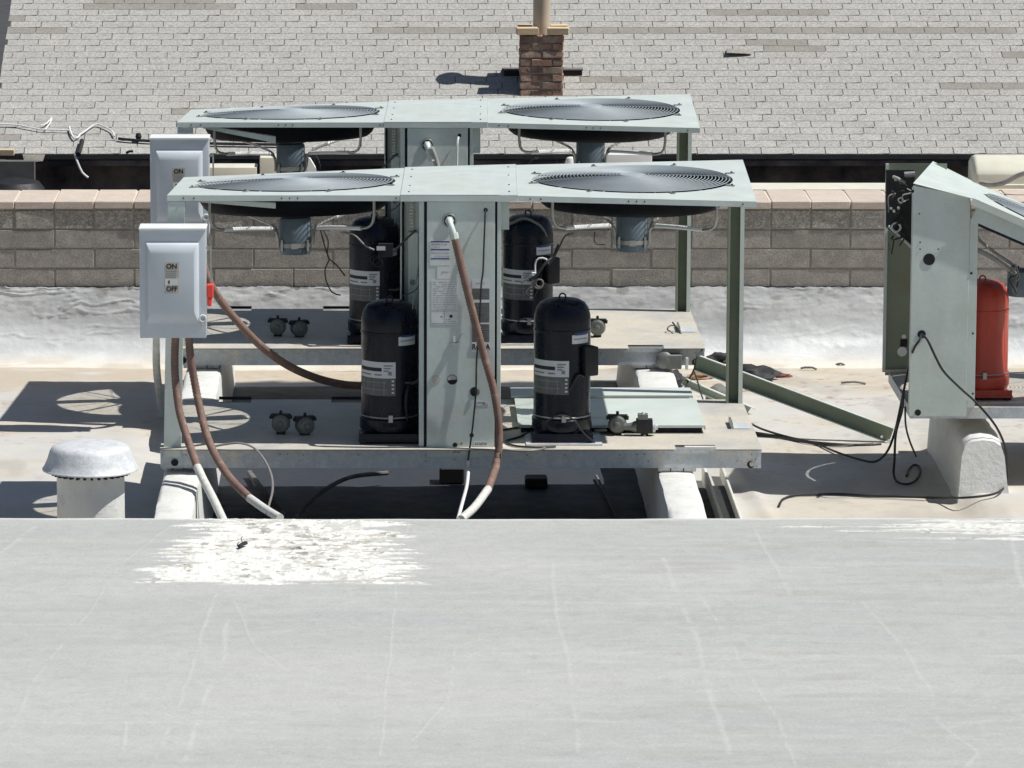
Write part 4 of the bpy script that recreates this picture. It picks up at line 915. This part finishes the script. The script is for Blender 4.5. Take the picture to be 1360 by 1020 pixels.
sleeper(gz(243, 505, ztop).x, gz(291, 505, ztop).x, 20.35, 22.2, ztop, 'white coated sleeper under the left end of the farther unit', .02, seed=4)
sleeper(gz(846, 502, ztop).x, gz(899, 502, ztop).x, 20.35, 22.2, ztop, 'white coated sleeper under the right end of the farther unit', .02, seed=5)
b = MB().use(M['coat'])
for (pxa, pxb, Ya) in ((215, 259, 18.56), (873, 925, 18.52), (838, 900, 20.93), (243, 291, 20.93)):
    e = empty('shim_blocks', (XY((pxa+pxb)/2, 620, Ya), Ya, ztop), {215: 'thin shims between the left sleeper and the nearer unit rail', 873: 'thin pale shims between the right sleeper and the nearer unit rail', 838: 'thin pale shims between the right sleeper and the farther unit rail', 243: 'thin shims between the left sleeper and the farther unit rail'}[pxa], 'shims', 'shims on the sleepers')
    n = 3; xa, xb = XY(pxa, 620 if Ya < 20 else 485, Ya), XY(pxb, 620 if Ya < 20 else 485, Ya)
    for i in range(n): MB().use(M['coat']).box(xa+(xb-xa)*i/n+.002, xa+(xb-xa)*(i+1)/n-.002, Ya-.01, Ya+.09, ztop+.003, ZB0-.001).build('shim', None, e, bevel=.002)
# channel pieces right of the nearer right sleeper
b = MB().use(M['wtube']); xa = gz(944, 660, .03).x; xb = gz(962, 660, .03).x
ch = empty('metal_channel', (xa, 18.4, .0), 'pale metal channel lying beside the right sleeper of the nearer unit', 'channel')
MB().use(M['wtube']).box(xa-.006, xa+.006, 17.7, 19.75, .0, .075).build('rail_strip', None, ch, bevel=.002); MB().use(M['wtube']).box(xb+.02, xb+.03, 17.7, 19.85, .0, .06).build('rail_strip', None, ch, bevel=.002)
MB().use(M['tarp']).box(xa+.008, xb+.018, 17.7, 19.55, .0, .02).build('channel_floor', None, ch); MB().use(M['tarp']).box(xa-.05, xa-.008, 17.7, 19.5, .0, .02).build('channel_floor', None, ch)
# roof vent
vy = 18.02; vr = (XY(165, 650, vy)-XY(75, 650, vy))/2; vx = XY(120.5, 650, vy); v0 = ZY(120, 622, vy)
vent = empty('roof_vent', (vx, vy, 0), 'round metal roof vent with mushroom cap on a white pipe at left', 'vent')
MB().use(M['coat']).lathe((vx, vy, 0), [(vr*1.3, -.01), (vr*1.06, .03), (vr, .08), (vr, v0+.01)], 40).build('vent_pipe', None, vent)
cr = (XY(185, 620, vy)-XY(57, 620, vy))/2; zt = ZY(120, 589, vy+.02)
MB().use(M['vent']).lathe((vx, vy, 0), [(cr-.008, v0-.004), (cr, v0-.003), (cr, v0+.002), (cr*.97, v0+.008), (cr*.90, v0+.035), (cr*.84, zt-.022), (cr*.80, zt-.010), (cr*.73, zt-.002), (cr*.5, zt+.002), (.002, zt+.004)], 56).build('vent_cap', None, vent)
b = MB().use(M['dark'])
for k in range(34):
    a = math.pi*2*k/34; mx = Matrix.Translation((vx, vy, v0-.006)) @ Matrix.Rotation(a, 4, 'Z'); b.box(vr+.004, vr+.024, -.0045, .0045, -.012, .001, mx)
b.build('mesh_teeth', None, vent)

# fallen olive channel
def cchan(A, B, w, d, t, m, m2, name, label, cat='beam'):
    A, B = Vector(A), Vector(B); ax = (B-A).normalized(); up = Vector((0, 0, 1)); side = Vector((0, -1, 0)); side = (side-ax*side.dot(ax)).normalized(); up = ax.cross(side).normalized()
    if up.z < 0: up = -up
    L_ = (B-A).length; mx = Matrix((ax, side, up)).transposed().to_4x4(); mx.translation = A
    root = empty(name, A, label, cat)
    MB().use(m).box(0, L_, -t, 0, -w/2, w/2, mx).build('web', None, root, bevel=.0008)
    MB().use(m2).box(0, L_, 0, d, w/2-t, w/2, mx).build('flange', None, root); MB().use(m2).box(0, L_, 0, d, -w/2, -w/2+t, mx).build('flange', None, root)
    return root
beam = cchan(at(925, 481, 20.86), at(1184, 578, 20.62), .068, .03, .003, M['olive'], M['face'], 'fallen_channel', 'long olive steel channel leaning from the farther unit down to the roof')
b = MB().use(M['white']).disc(at(1171, 580, 20.58), .006, 10); b.disc(at(1181, 586, 20.58), .009, 10); b.build('bolt_holes', None, beam)
cchan(at(908, 500, 20.75)+Vector((0, 0, -.02)), gz(996, 544, .02), .035, .02, .003, M['olive'], M['face'], 'short_angle', 'short olive angle bar lying behind the right corner post', 'beam')
def lump(name, c, sx, sy, sz, m, label, cat, seed, k=.25):
    bm = bmesh.new(); bmesh.ops.create_icosphere(bm, subdivisions=3, radius=1); rs = random.Random(seed); from mathutils import noise as mn
    for v in bm.verts:
        n = mn.noise(v.co*1.7+Vector((seed, 0, 0))); v.co *= 1+k*n*1.6; v.co = Vector((v.co.x*sx, v.co.y*sy, max(v.co.z, -.6)*sz))
    q = MB(); q.bm.free(); q.bm = bm; q.use(m); bmesh.ops.translate(bm, verts=bm.verts[:], vec=c)
    for f in bm.faces: f.smooth = True
    return tag(q.build(name, None, None, sharp=50), label, cat)
lump('stone', gz(952, 537, .03)+Vector((0, 0, .03)), .055, .05, .06, M['stone'], 'rounded grey stone on the roof left of the right corner post', 'stone', 3, .12)
lump('rubber_scrap', gz(1003, 500, .02)+Vector((0, 0, .015)), .095, .06, .035, M['tarp'], 'crumpled black rubber scrap behind the fallen olive channel', 'scrap', 5, .4)
lump('rubber_scrap', gz(955, 488, .02)+Vector((0, .1, .02)), .06, .03, .03, M['tarp'], 'thin black scrap behind the upper end of the olive channel', 'scrap', 6, .5)
lump('rubber_scrap', gz(893, 512, .02)+Vector((0, 0, .02)), .06, .06, .045, M['tarp'], 'black scrap under the right end of the farther unit', 'scrap', 8, .5)
lump('brick_bit', gz(1040, 499, .01), .04, .025, .012, M['rust'], 'reddish brown chip on the roof right of the black scrap', 'debris', 9, .4)
lump('brick_bit', gz(930, 500, .01), .06, .04, .02, M['leaf'], 'orange brown litter between the sleeper and the olive channel', 'debris', 12, .5)
for q, (px, py, px2, what) in enumerate(((1064, 489, 1084, 'short dark twig on the dusty roof near the wall'), (1118, 508, 1150, 'curved dark twig on the dusty roof left of the right unit'), (1110, 484, 1122, 'tiny dark twig closest to the wall coating'))):
    m_ = [gz(px, py, .012), gz((px+px2)/2, py-1.5, .02), gz(px2, py+1, .01)]
    tag(MB().use(M['stone']).tube(m_, .005, 6, .02, wob=.002).build('twig', None), what, 'twig', 'twigs on the roof')
# junction device on the farther rail
jb = empty('junction_box', at(885, 477, 20.86), 'grey round junction box fixed to the right end of the farther rail', 'junction box')
MB().use(M['valve']).box(XY(886, 478, 20.86), XY(905, 478, 20.86), 20.83, 20.89, ZY(886, 489, 20.86), ZY(886, 470, 20.86)).build('box_body', None, jb, bevel=.004)
MB().use(M['valve']).lathe(at(882, 478, 20.86), [(.036, 0), (.038, .02), (.03, .028), (.012, .032)], 24, 'y').build('round_cover', None, jb)
MB().use(M['label']).box(XY(910, 470, 20.86), XY(914, 470, 20.86), 20.84, 20.86, ZY(886, 490, 20.86), ZY(886, 474, 20.86)).build('wire_nut', None, jb, bevel=.002)
cable(((893, 428, 21.3), (898, 434, 21.3), (904, 443, 21.25), (914, 450, 21.2), (926, 452, 21.1), (934, 458, 21.0), (932, 466, 20.85), (925, 476, 20.8), (922, 490, 20.8), (916, 502, 20.8), (910, 515, 20.7)), .004, M['cable'], 'black cable curling over the right end of the farther deck', 'cables of the farther unit')
cable(((898, 446, 21.25), (890, 440, 21.25), (886, 437, 21.28), (891, 432, 21.3), (899, 434, 21.3)), .003, M['cable'], 'small black loop of wire lying on the farther deck', 'cables of the farther unit')
cable(((921, 492, 20.8), (926, 505, 20.7), (930, 520, 20.5), (935, 534, 20.1)), .0035, M['cable'], 'thin black cable drooping from the junction box towards the nearer deck', 'cables of the farther unit')

G = lambda px, py, z=.008: gz(px, py, z)
YR_ = 19.38
cable([G(990, 558, .06), G(1010, 569, .03), G(1045, 580), G(1080, 588), G(1110, 600), G(1140, 610, .02), G(1162, 613, .03), G(1178, 600, .09), at(1188, 575, 19.930), at(1196, 540, 19.730), at(1201, 515, 19.630), at(1206, 490, 19.530), at(1213, 465, 19.360), at(1221, 452, 19.330), at(1224, 444, 19.375)], .0052, M['cable'], 'black cable from the right cabinet hole crossing the roof towards the nearer unit', 'black cables by the right unit')
cable([G(998, 574), G(1030, 579), G(1060, 585), G(1110, 590), G(1150, 591), G(1170, 590)], .006, M['cable'], 'flat black cable lying straight below the fallen channel', 'black cables by the right unit')
cable([G(1003, 578), G(1040, 582), G(1100, 592), G(1160, 589)], .004, M['cable'], 'thinner black cable beside the straight one below the fallen channel', 'black cables by the right unit')
cable([at(1200, 520, 19.580), at(1198, 545, 19.580), at(1190, 575, 19.580), G(1188, 610, .10), G(1187, 630, .03), G(1192, 640), G(1205, 643), G(1216, 638), G(1222, 628), G(1220, 619), G(1213, 618), G(1207, 624), G(1204, 632)], .0052, M['cable'], 'black cable end curled in a loop on the shaded roof beside the right unit', 'black cables by the right unit')
cable([at(1202, 540, 19.530), at(1203, 565, 19.530), at(1208, 585, 19.530), at(1217, 607, 19.530)], .004, M['cable'], 'short black cable end hanging free beside the right unit', 'black cables by the right unit')
cable([at(1224, 444, YR_-.005), at(1232, 452, YR_-.05), at(1243, 475, YR_-.05), at(1254, 494, YR_-.05), at(1275, 515, YR_-.05), at(1294, 532, YR_-.06), at(1313, 553, YR_-.06), at(1326, 572, YR_-.05), at(1335, 595, YR_-.03), at(1337, 620, YR_+.0), at(1336, 640, YR_+.05), G(1331, 650, .064), G(1316, 657, .06), G(1280, 661, .052), G(1240, 661, .012), G(1190, 659), G(1150, 658), G(1110, 656), G(1080, 657), G(1055, 658), G(1040, 663), G(1034, 673)], .0048, M['cable'], 'long black cable from the right cabinet hole looping over the sleeper to the roof', 'black cables by the right unit')

# ------------------------------------------------------------------ RIGHT UNIT
YR = 19.38; XA = XY(1209, 540, YR); RB0, RB1 = ZY(1250, 556, YR), ZY(1250, 541, YR)
ru = empty('condensing_unit', (XA, YR, RB0), 'broken condensing unit at the right edge with collapsed fan deck and red compressor', 'air conditioner')
YRB = YR+.87
b = MB().use(M['galv']).box(XA, 5.0, YR+.002, YR+.006, RB0, RB1); b.box(XA, XA+.003, YR+.008, YRB, RB0, RB1-.003); b.box(XA, 5.0, YRB, YRB+.003, RB0, RB1-.003); b.use(M['dark']).disc((XY(1219, 548, YR), YR+.001, ZY(1219, 548, YR)), .0125)
b.build('base_rail', None, ru)
b = MB().use(M['deck']); plate_holes(b, XA+.004, 5.0, YR+.007, YRB, RB1-.005, RB1-.002, []); b.build('deck_plate', None, ru)
b = MB().use(M['face']); PX0, PX1 = XY(1210, 400, YR), XY(1286, 400, YR); ptz = ZY(1215, 246, YR)
pz2 = ZY(1286, 262, YR); b.hexa([Vector(q) for q in ((PX0, YR-.004, RB0+.01), (PX1, YR-.004, RB0+.01), (PX1, YR-.001, RB0+.01), (PX0, YR-.001, RB0+.01), (PX0, YR-.004, ptz), (PX1, YR-.004, pz2), (PX1, YR-.001, pz2), (PX0, YR-.001, ptz))]); b.box(PX0, PX0+.003, YR, YR+.04, RB1, ptz-.01); b.box(PX1-.003, PX1, YR, YR+.30, RB1, pz2-.03)
pan = b.build('front_panel', None, ru, bevel=.0008)
b = MB().use(M['face']).box(PX1+.001, XY(1297, 400, YR), YR-.002, YR+.001, RB1, ZY(1290, 290, YR)); b.box(XY(1297, 400, YR)-.003, XY(1297, 400, YR), YR+.0015, YR+.03, RB1, ZY(1290, 300, YR)); b.build('trim_strip', None, pan, bevel=.0006)
b = MB().use(M['dark'])
for px, py, r_ in ((1234, 344.5, .0235), (1224, 444, .0165), (1219, 548, .0125), (1212, 254, .006), (1221, 284, .003), (1222, 322, .003), (1222, 331, .003), (1246, 331, .003), (1290, 363, .005), (1292, 443, .004), (1292, 523, .004)): b.disc(at(px, py, YR-.005), r_, 22, 'y', .0012)
b.use(M['label']).disc(at(1258, 273, YR-.005), .004, 10); b.build('access_ports', None, pan)
# rear wall of the open cabinet, partition and wiring
b = MB().use(M['face']); xb0, xb1 = XY(1175, 300, YRB-.01), XY(1200, 300, YRB-.01)
b.box(xb0, xb0+.012, YRB-.02, YRB-.004, RB1, ZY(1180, 217, YRB)); b.use(M['olive']).box(xb0+.012, XY(1256, 300, YRB), YRB-.008, YRB-.004, ZY(1200, 498, YRB), ZY(1180, 217, YRB)); b.use(M['deck']).box(xb0+.014, PX0+.25, YRB-.03, YRB-.01, RB1, RB1+.012)
bw = b.build('rear_panel', None, ru)
b = MB().use(M['white']).disc(at(1198, 467, YRB-.009), .020, 20); b.disc(at(1200.5, 447, YRB-.009), .009, 16); b.use(M['dark']).box(XY(1196, 452, YRB-.01), XY(1205, 452, YRB-.01), YRB-.012, YRB-.0085, ZY(1196, 460, YRB), ZY(1196, 450, YRB)); b.build('openings', None, bw)
b = MB().use(M['matblack']); 
Ydiv = YR+.65; q1 = [at(1177, 226, Ydiv), at(1215, 226, Ydiv), at(1215, 332, Ydiv), at(1177, 302, Ydiv)]
b.hexa([q1[3], q1[2], q1[2]+Vector((0, .02, 0)), q1[3]+Vector((0, .02, 0)), q1[0], q1[1], q1[1]+Vector((0, .02, 0)), q1[0]+Vector((0, .02, 0))])
b.use(M['face']).tube([at(1180, 300, Ydiv-.01), at(1218, 335, Ydiv-.01)], .006, 6); b.build('control_board', None, ru)
rw = random.Random(11)
for q in range(9):
    x, y = rw.uniform(1182, 1208), rw.uniform(235, 320); Yq = Ydiv-.03-.02*rw.random(); P = [at(x, y, Yq)]
    for k in range(4): P.append(at(min(1212, max(1180, x+rw.uniform(-9, 9))), y+rw.uniform(-8, 8)+5*k, Yq-rw.uniform(0, .03)))
    MB().use(M['gcable' if q % 3 == 1 else 'cable']).tube(P, .003, 6, .008).build('control_wire', None, ru)
MB().use(M['label']).torus(at(1190, 302, Ydiv-.04), .018, .004, 20, 6, 'y').build('wire_loop', None, ru); MB().use(M['label']).torus(at(1196, 266, Ydiv-.03), .010, .0035, 16, 6, 'y').build('wire_loop', None, ru)
b = MB().use(M['label']); 
for px, py in ((1183, 277), (1187, 281), (1193, 277), (1189, 239), (1196, 243)): c = at(px, py, Ydiv-.02); b.box(c.x-.004, c.x+.005, c.y-.01, c.y+.01, c.z-.003, c.z+.006)
b.build('terminal_lugs', None, ru, bevel=.001)
MB().use(M['steel']).tube([at(1201, 232, Ydiv-.03), at(1215, 231, Ydiv-.03)], .012, 10).build('contactor_coil', None, ru)
MB().use(M['tube']).tube([at(1186, 235, Ydiv-.02), at(1192, 237, Ydiv-.03), at(1202, 243, Ydiv-.03)], .007, 8).build('wire_sleeve', None, ru)
# collapsed top: cover + tilted fan deck
f0, b0 = at(1213, 243, YR-.02), at(1239, 214, YR+.92)
def slab(P, t, m, name, parent, m2=None): # P: front-left, front-right, back-right, back-left top corners
    n = (P[1]-P[0]).cross(P[3]-P[0]).normalized(); return MB().use(m).hexa([p-n*t for p in P]+list(P)).build(name, None, parent, bevel=.0005)
f1_, b1_ = at(1302, 266, YR-.02), at(1291, 240, YR+.90)
slab([f0, f1_, b1_, b0], .003, M['paint'], 'centre_cover', ru)
dirv = (at(1362, 292, YR-.02)-at(1302, 266, YR-.02)).normalized(); dirv.y = 0; dirv.normalize(); LN = .92
d0, d1 = f1_+Vector((-.02, -.004, .006)), None; P = [d0, d0+dirv*LN, d0+dirv*LN+Vector((0, .95, 0)), b1_+Vector((-.02, .0, .006))]
td = empty('x', (0, 0, 0), 'x', 'x'); bpy.data.objects.remove(td)
# tilted fan deck with round opening
ux = dirv; uy = (P[3]-P[0]).normalized(); uz = ux.cross(uy).normalized(); mxd = Matrix((ux, uy, uz)).transposed().to_4x4(); mxd.translation = P[0]
W_, D_ = .90, (P[3]-P[0]).length; fc = (.45, D_/2); N = 72; b = MB().use(M['paint']); rr = .39; In = []; Out = []
for i in range(N):
    a = 2*math.pi*i/N; ca, sa = math.cos(a), math.sin(a); In.append((fc[0]+rr*ca, fc[1]+rr*sa)); t = 9
    if ca > 1e-6: t = min(t, (W_-fc[0])/ca)
    if ca < -1e-6: t = min(t, -fc[0]/ca)
    if sa > 1e-6: t = min(t, (D_-fc[1])/sa)
    if sa < -1e-6: t = min(t, -fc[1]/sa)
    Out.append([fc[0]+t*ca, fc[1]+t*sa])
for cx_, cy_ in ((0, 0), (W_, 0), (W_, D_), (0, D_)):
    j = min(range(N), key=lambda i: (Out[i][0]-cx_)**2+(Out[i][1]-cy_)**2); Out[j] = [cx_, cy_]
V = [[b.bm.verts.new(mxd @ Vector((p[0], p[1], z))) for p in ring] for ring, z in ((Out, 0), (In, 0), (In, -.02), (Out, -.002))]
for i in range(N):
    j = (i+1) % N; b.face((V[0][i], V[0][j], V[1][j], V[1][i])); b.face((V[1][i], V[1][j], V[2][j], V[2][i])); b.face((V[3][i], V[3][j], V[0][j], V[0][i]))
b.box(-.01, .60, .0, .003, -.028, -.001, mxd)
b.build('fan_deck_panel', None, ru)
b = MB().use(M['face']).box(.02, W_, .020, .024, -.085, -.0295, mxd); b.use(M['dark']).box(.03, W_, .026, .04, -.096, -.086, mxd); b.build('flange', None, ru)
b = MB().use(M['wire'])
for k in range(24): r_ = .05+(rr-.06)*k/23; b.torus((fc[0], fc[1], .004+.012*(1-(r_/rr)**2)), r_, .0017, 64, 4)
for k in range(10): a = math.pi*k/5; b.tube([(fc[0]+r_*math.cos(a), fc[1]+r_*math.sin(a), .002+.012*(1-(r_/rr)**2)) for r_ in (.04, .2, rr+.006)], .0022, 5, .1)
b.lathe((fc[0], fc[1], .014), [(.048, 0), (.048, .004), (.001, .006)], 24); b.bm.transform(mxd); b.build('fan_grille', None, ru)
b = MB().use(M['shroud']).lathe((fc[0], fc[1], 0), [(.386, -.021), (.362, -.045), (.345, -.07), (.30, -.10), (.27, -.105)], 48, caps=False); b.bm.transform(mxd); b.build('fan_shroud', None, ru)
b = MB().use(M['motor']).lathe((fc[0], fc[1], 0), [(.02, -.15), (.06, -.158), (.062, -.27), (.02, -.285)], 24); b.bm.transform(mxd); b.build('fan_motor', None, ru)
for nm, pts, r_ in (('motor_bracket_rod', ((1297, 308, YR+.2), (1300, 318, YR+.2), (1322, 336, YR+.2), (1345, 352, YR+.2), (1362, 372, YR+.25)), .0065), ('motor_bracket_rod', ((1298, 332, YR+.1), (1318, 342, YR+.1), (1338, 356, YR+.1), (1352, 366, YR+.1)), .0095)):
    MB().use(M['tube']).tube([at(*p) for p in pts], r_, 8, .015, rib=.006 if r_ > .007 else 0).build(nm, None, ru)
c = at(1356, 376, YR+.15); MB().use(M['motor']).lathe(c, [(.05, -.05), (.055, -.04), (.055, .05), (.02, .06)], 24).build('fan_motor', None, ru)
for q in range(5):
    P = [at(1343+q*2, 350+q*3, YR+.07)]
    for k in range(4): P.append(at(1340+rw.uniform(0, 14), 355+10*k+rw.uniform(-5, 5), YR+.07-rw.uniform(0, .03)))
    MB().use(M['cable' if q % 2 else 'gcable']).tube(P, .003, 6, .01).build('control_wire', None, ru)
compressor(0, 372, ru, 'redpaint', False, False, Yc=YR+.28, cx=XY(1303, 450, YR+.28), zb=RB1).name = 'red_compressor'
sl = MB().use(M['coat']); rings = []; rs = random.Random(21)
xa, xb = XY(1272, 610, 19.4), XY(1330, 610, 19.4)
for i in range(15):
    t = i/14; y = 19.30+t*1.1; ring = []
    zz = .268-.02*max(0, 1-t*8)
    for px, pz_ in ((-.015, -.02), (-.008, .08), (.002, zz-.06), (.016, zz-.020), (.045, zz-.003), ((xb-xa)/2, zz+.003), (xb-xa-.045, zz-.003), (xb-xa-.016, zz-.020), (xb-xa-.002, zz-.06), (xb-xa+.01, .08), (xb-xa+.03, -.02)):
        ring.append(Vector((xa+px+rs.uniform(-.003, .003), y-(.05*(1-pz_/.27) if i == 0 else 0), pz_)))
    rings.append(ring)
sl.ring_loft(rings, True, True, True); tag(sl.build('sleeper', None, None, sharp=55), 'white coated sleeper under the right unit below its red compressor', 'support', 'white coated sleepers under the units')
tag(MB().use(M['tarp']).box(xb+.05, 4.9, 18.3, 20.4, .005, .03).build('rubber_mat', None, bevel=.003), 'black rubber mat under the right unit at the frame edge', 'mat')

# ------------------------------------------------------------------ things behind the block wall
def caselet(x0, y0, x1, y1, Yf, D, m, name, label, cat, bev=.01, kids_=()):
    a = at(x0, y1, Yf); c = at(x1, y0, Yf); root = empty(name, ((a.x+c.x)/2, Yf+D/2, a.z), label, cat)
    MB().use(m).box(a.x, c.x, Yf, Yf+D, a.z, c.z).build('case_body', None, root, bevel=bev, bseg=3); return root, a, c
ZC = .742
aw = gz(1300, 246, ZC+.001); YWb = 23.29
a, c = at(1296, 243, YWb), at(1400, 210, YWb)
wc = empty('cream_cover', (a.x+.25, YWb+.12, ZC+.001), 'cream rounded plastic cover on the wall top behind the right unit', 'cover')
x0_, x1_ = XY(1297, 225, YWb), XY(1297, 225, YWb)+.62
b = MB().use(M['cream']); rings = []
for xx, s_ in ((x0_-.014, .80), (x0_, .97), (x0_+.012, 1.0), (x1_, 1.0), (x1_+.03, .86)):
    h_ = ZY(1320, 208, YWb+.1)-ZC
    rings.append([Vector((xx, YWb+.125+p[0]*s_, ZC+.004+p[1]*h_*(s_ if p[1] > .1 else 1))) for p in ((-.125, 0), (-.125, .45), (-.11, .62), (-.04, .98), (.03, 1.0), (.11, .9), (.125, .6), (.125, 0))])
b.ring_loft(rings, True, True, False); b.build('cover_shell', None, wc, bevel=.003)
MB().use(M['cream']).box(x0_-.022, x1_+.03, YWb-.012, YWb+.26, ZC+.001, ZC+.020).build('cover_rim', None, wc, bevel=.003)
tag(MB().use(M['tube']).tube([at(1302, 243, 23.2), at(1318, 245, 23.15), at(1335, 242, 23.1), at(1350, 234, 23.08), at(1366, 229, 23.05), at(1385, 226, 23.05)], .012, 10, .02).build('grey_hose', None), 'grey hose lying in front of the cream plastic cover', 'hose')
caselet(275, 222, 341, 244, 23.3, .15, M['cream'], 'cream_case', 'flat cream case behind the wall above the left fan deck', 'case', .006)
caselet(345, 209, 384, 240, 23.3, .15, M['cream'], 'cream_case', 'taller cream case behind the wall left of the farther fan motor', 'case', .006)
b = MB().use(M['white']); a = at(386, 240, 23.32); b.hexa([at(386, 240, 23.32), at(430, 240, 23.32), at(430, 240, 23.5), at(386, 240, 23.5), at(386, 208, 23.32), at(412, 209, 23.32), at(412, 209, 23.5), at(386, 208, 23.5)])
tag(b.build('white_case', None, None, bevel=.004), 'white sloping case behind the wall right of the farther fan motor', 'case')
caselet(800, 205, 866, 240, 23.3, .12, M['white'], 'white_case', 'low white case behind the wall under the farther right fan', 'case', .005)
b = MB().use(M['white']).lathe(at(758, 218, 23.35), [(.03, -.12), (.03, .0), (.02, .03), (.008, .035)], 16); tag(b.build('round_fitting', None, None), 'small white round cap behind the wall beside the right fan bracket', 'cap')

# clutter under and on the nearer unit
e = empty('rubber_block', gz(712, 640, .03), 'black rubber block lying in the dark gap under the nearer unit', 'block')
c = gz(712, 641, .02); MB().use(M['matblack']).box(c.x-.045, c.x+.045, c.y-.05, c.y+.05, .004, .045).build('block_body', None, e, bevel=.006)
c = gz(600, 634, .02); tag(MB().use(M['matblack']).box(c.x-.05, c.x+.05, c.y-.06, c.y+.06, .004, .07).build('drain_box', None, None, bevel=.006), 'squat black box under the nearer unit below the labelled panel', 'box')
tag(MB().use(M['stone']).tube([gz(395, 685, .03), gz(425, 655, .04), gz(465, 634, .05), gz(515, 628, .05)], .009, 8, .03).build('drain_pipe', None, None), 'thin dark pipe bending under the left half of the nearer unit', 'pipe')
tag(MB().use(M['stone']).tube([gz(331, 628, .02), gz(352, 655, .03), gz(376, 682, .03)], .012, 8, .03).build('drain_pipe', None, None), 'short dark pipe sloping under the left end of the nearer unit', 'pipe')
tag(MB().use(M['stone']).tube([gz(792, 632, .02), gz(806, 660, .02), gz(818, 684, .02)], .006, 8, .03).build('steel_bar', None, None), 'thin grey bar lying in the dark gap left of right sleeper', 'bar')
zc = ZB1+.006
tag(MB().use(M['cable']).tube([gz(668, 571, zc), gz(690, 568, zc), gz(706, 571, zc), gz(690, 580, zc), gz(672, 586, zc), gz(684, 592, zc), gz(712, 594, zc), gz(738, 593, zc)], .0045, 6, .015).build('cable', None), 'black cable looped on the deck between the labelled panel and right compressor', 'cable', 'thin cables hanging off the units')
tag(MB().use(M['gcable']).tube([gz(668, 597, zc), gz(690, 599, zc), gz(712, 598, zc), gz(724, 595, zc)], .004, 6, .015).build('cable', None), 'short grey cable lying on the front lip below the right compressor', 'cable', 'thin cables hanging off the units')
tw = gz(322, 724, ZF+.012); e = empty('dark_scrap', tw, 'tiny black scrap with a curled stem on the white paint patch', 'scrap')
MB().use(M['tarp']).tube([tw+Vector((-.012, -.02, .0)), tw+Vector((.0, .0, .004)), tw+Vector((.012, .03, .002))], .007, 6, .01).build('scrap_body', None, e)
MB().use(M['stone']).tube([tw+Vector((.0, .01, .004)), tw+Vector((-.006, .06, .012)), tw+Vector((-.004, .12, .006))], .0018, 5, .01).build('curled_stem', None, e)
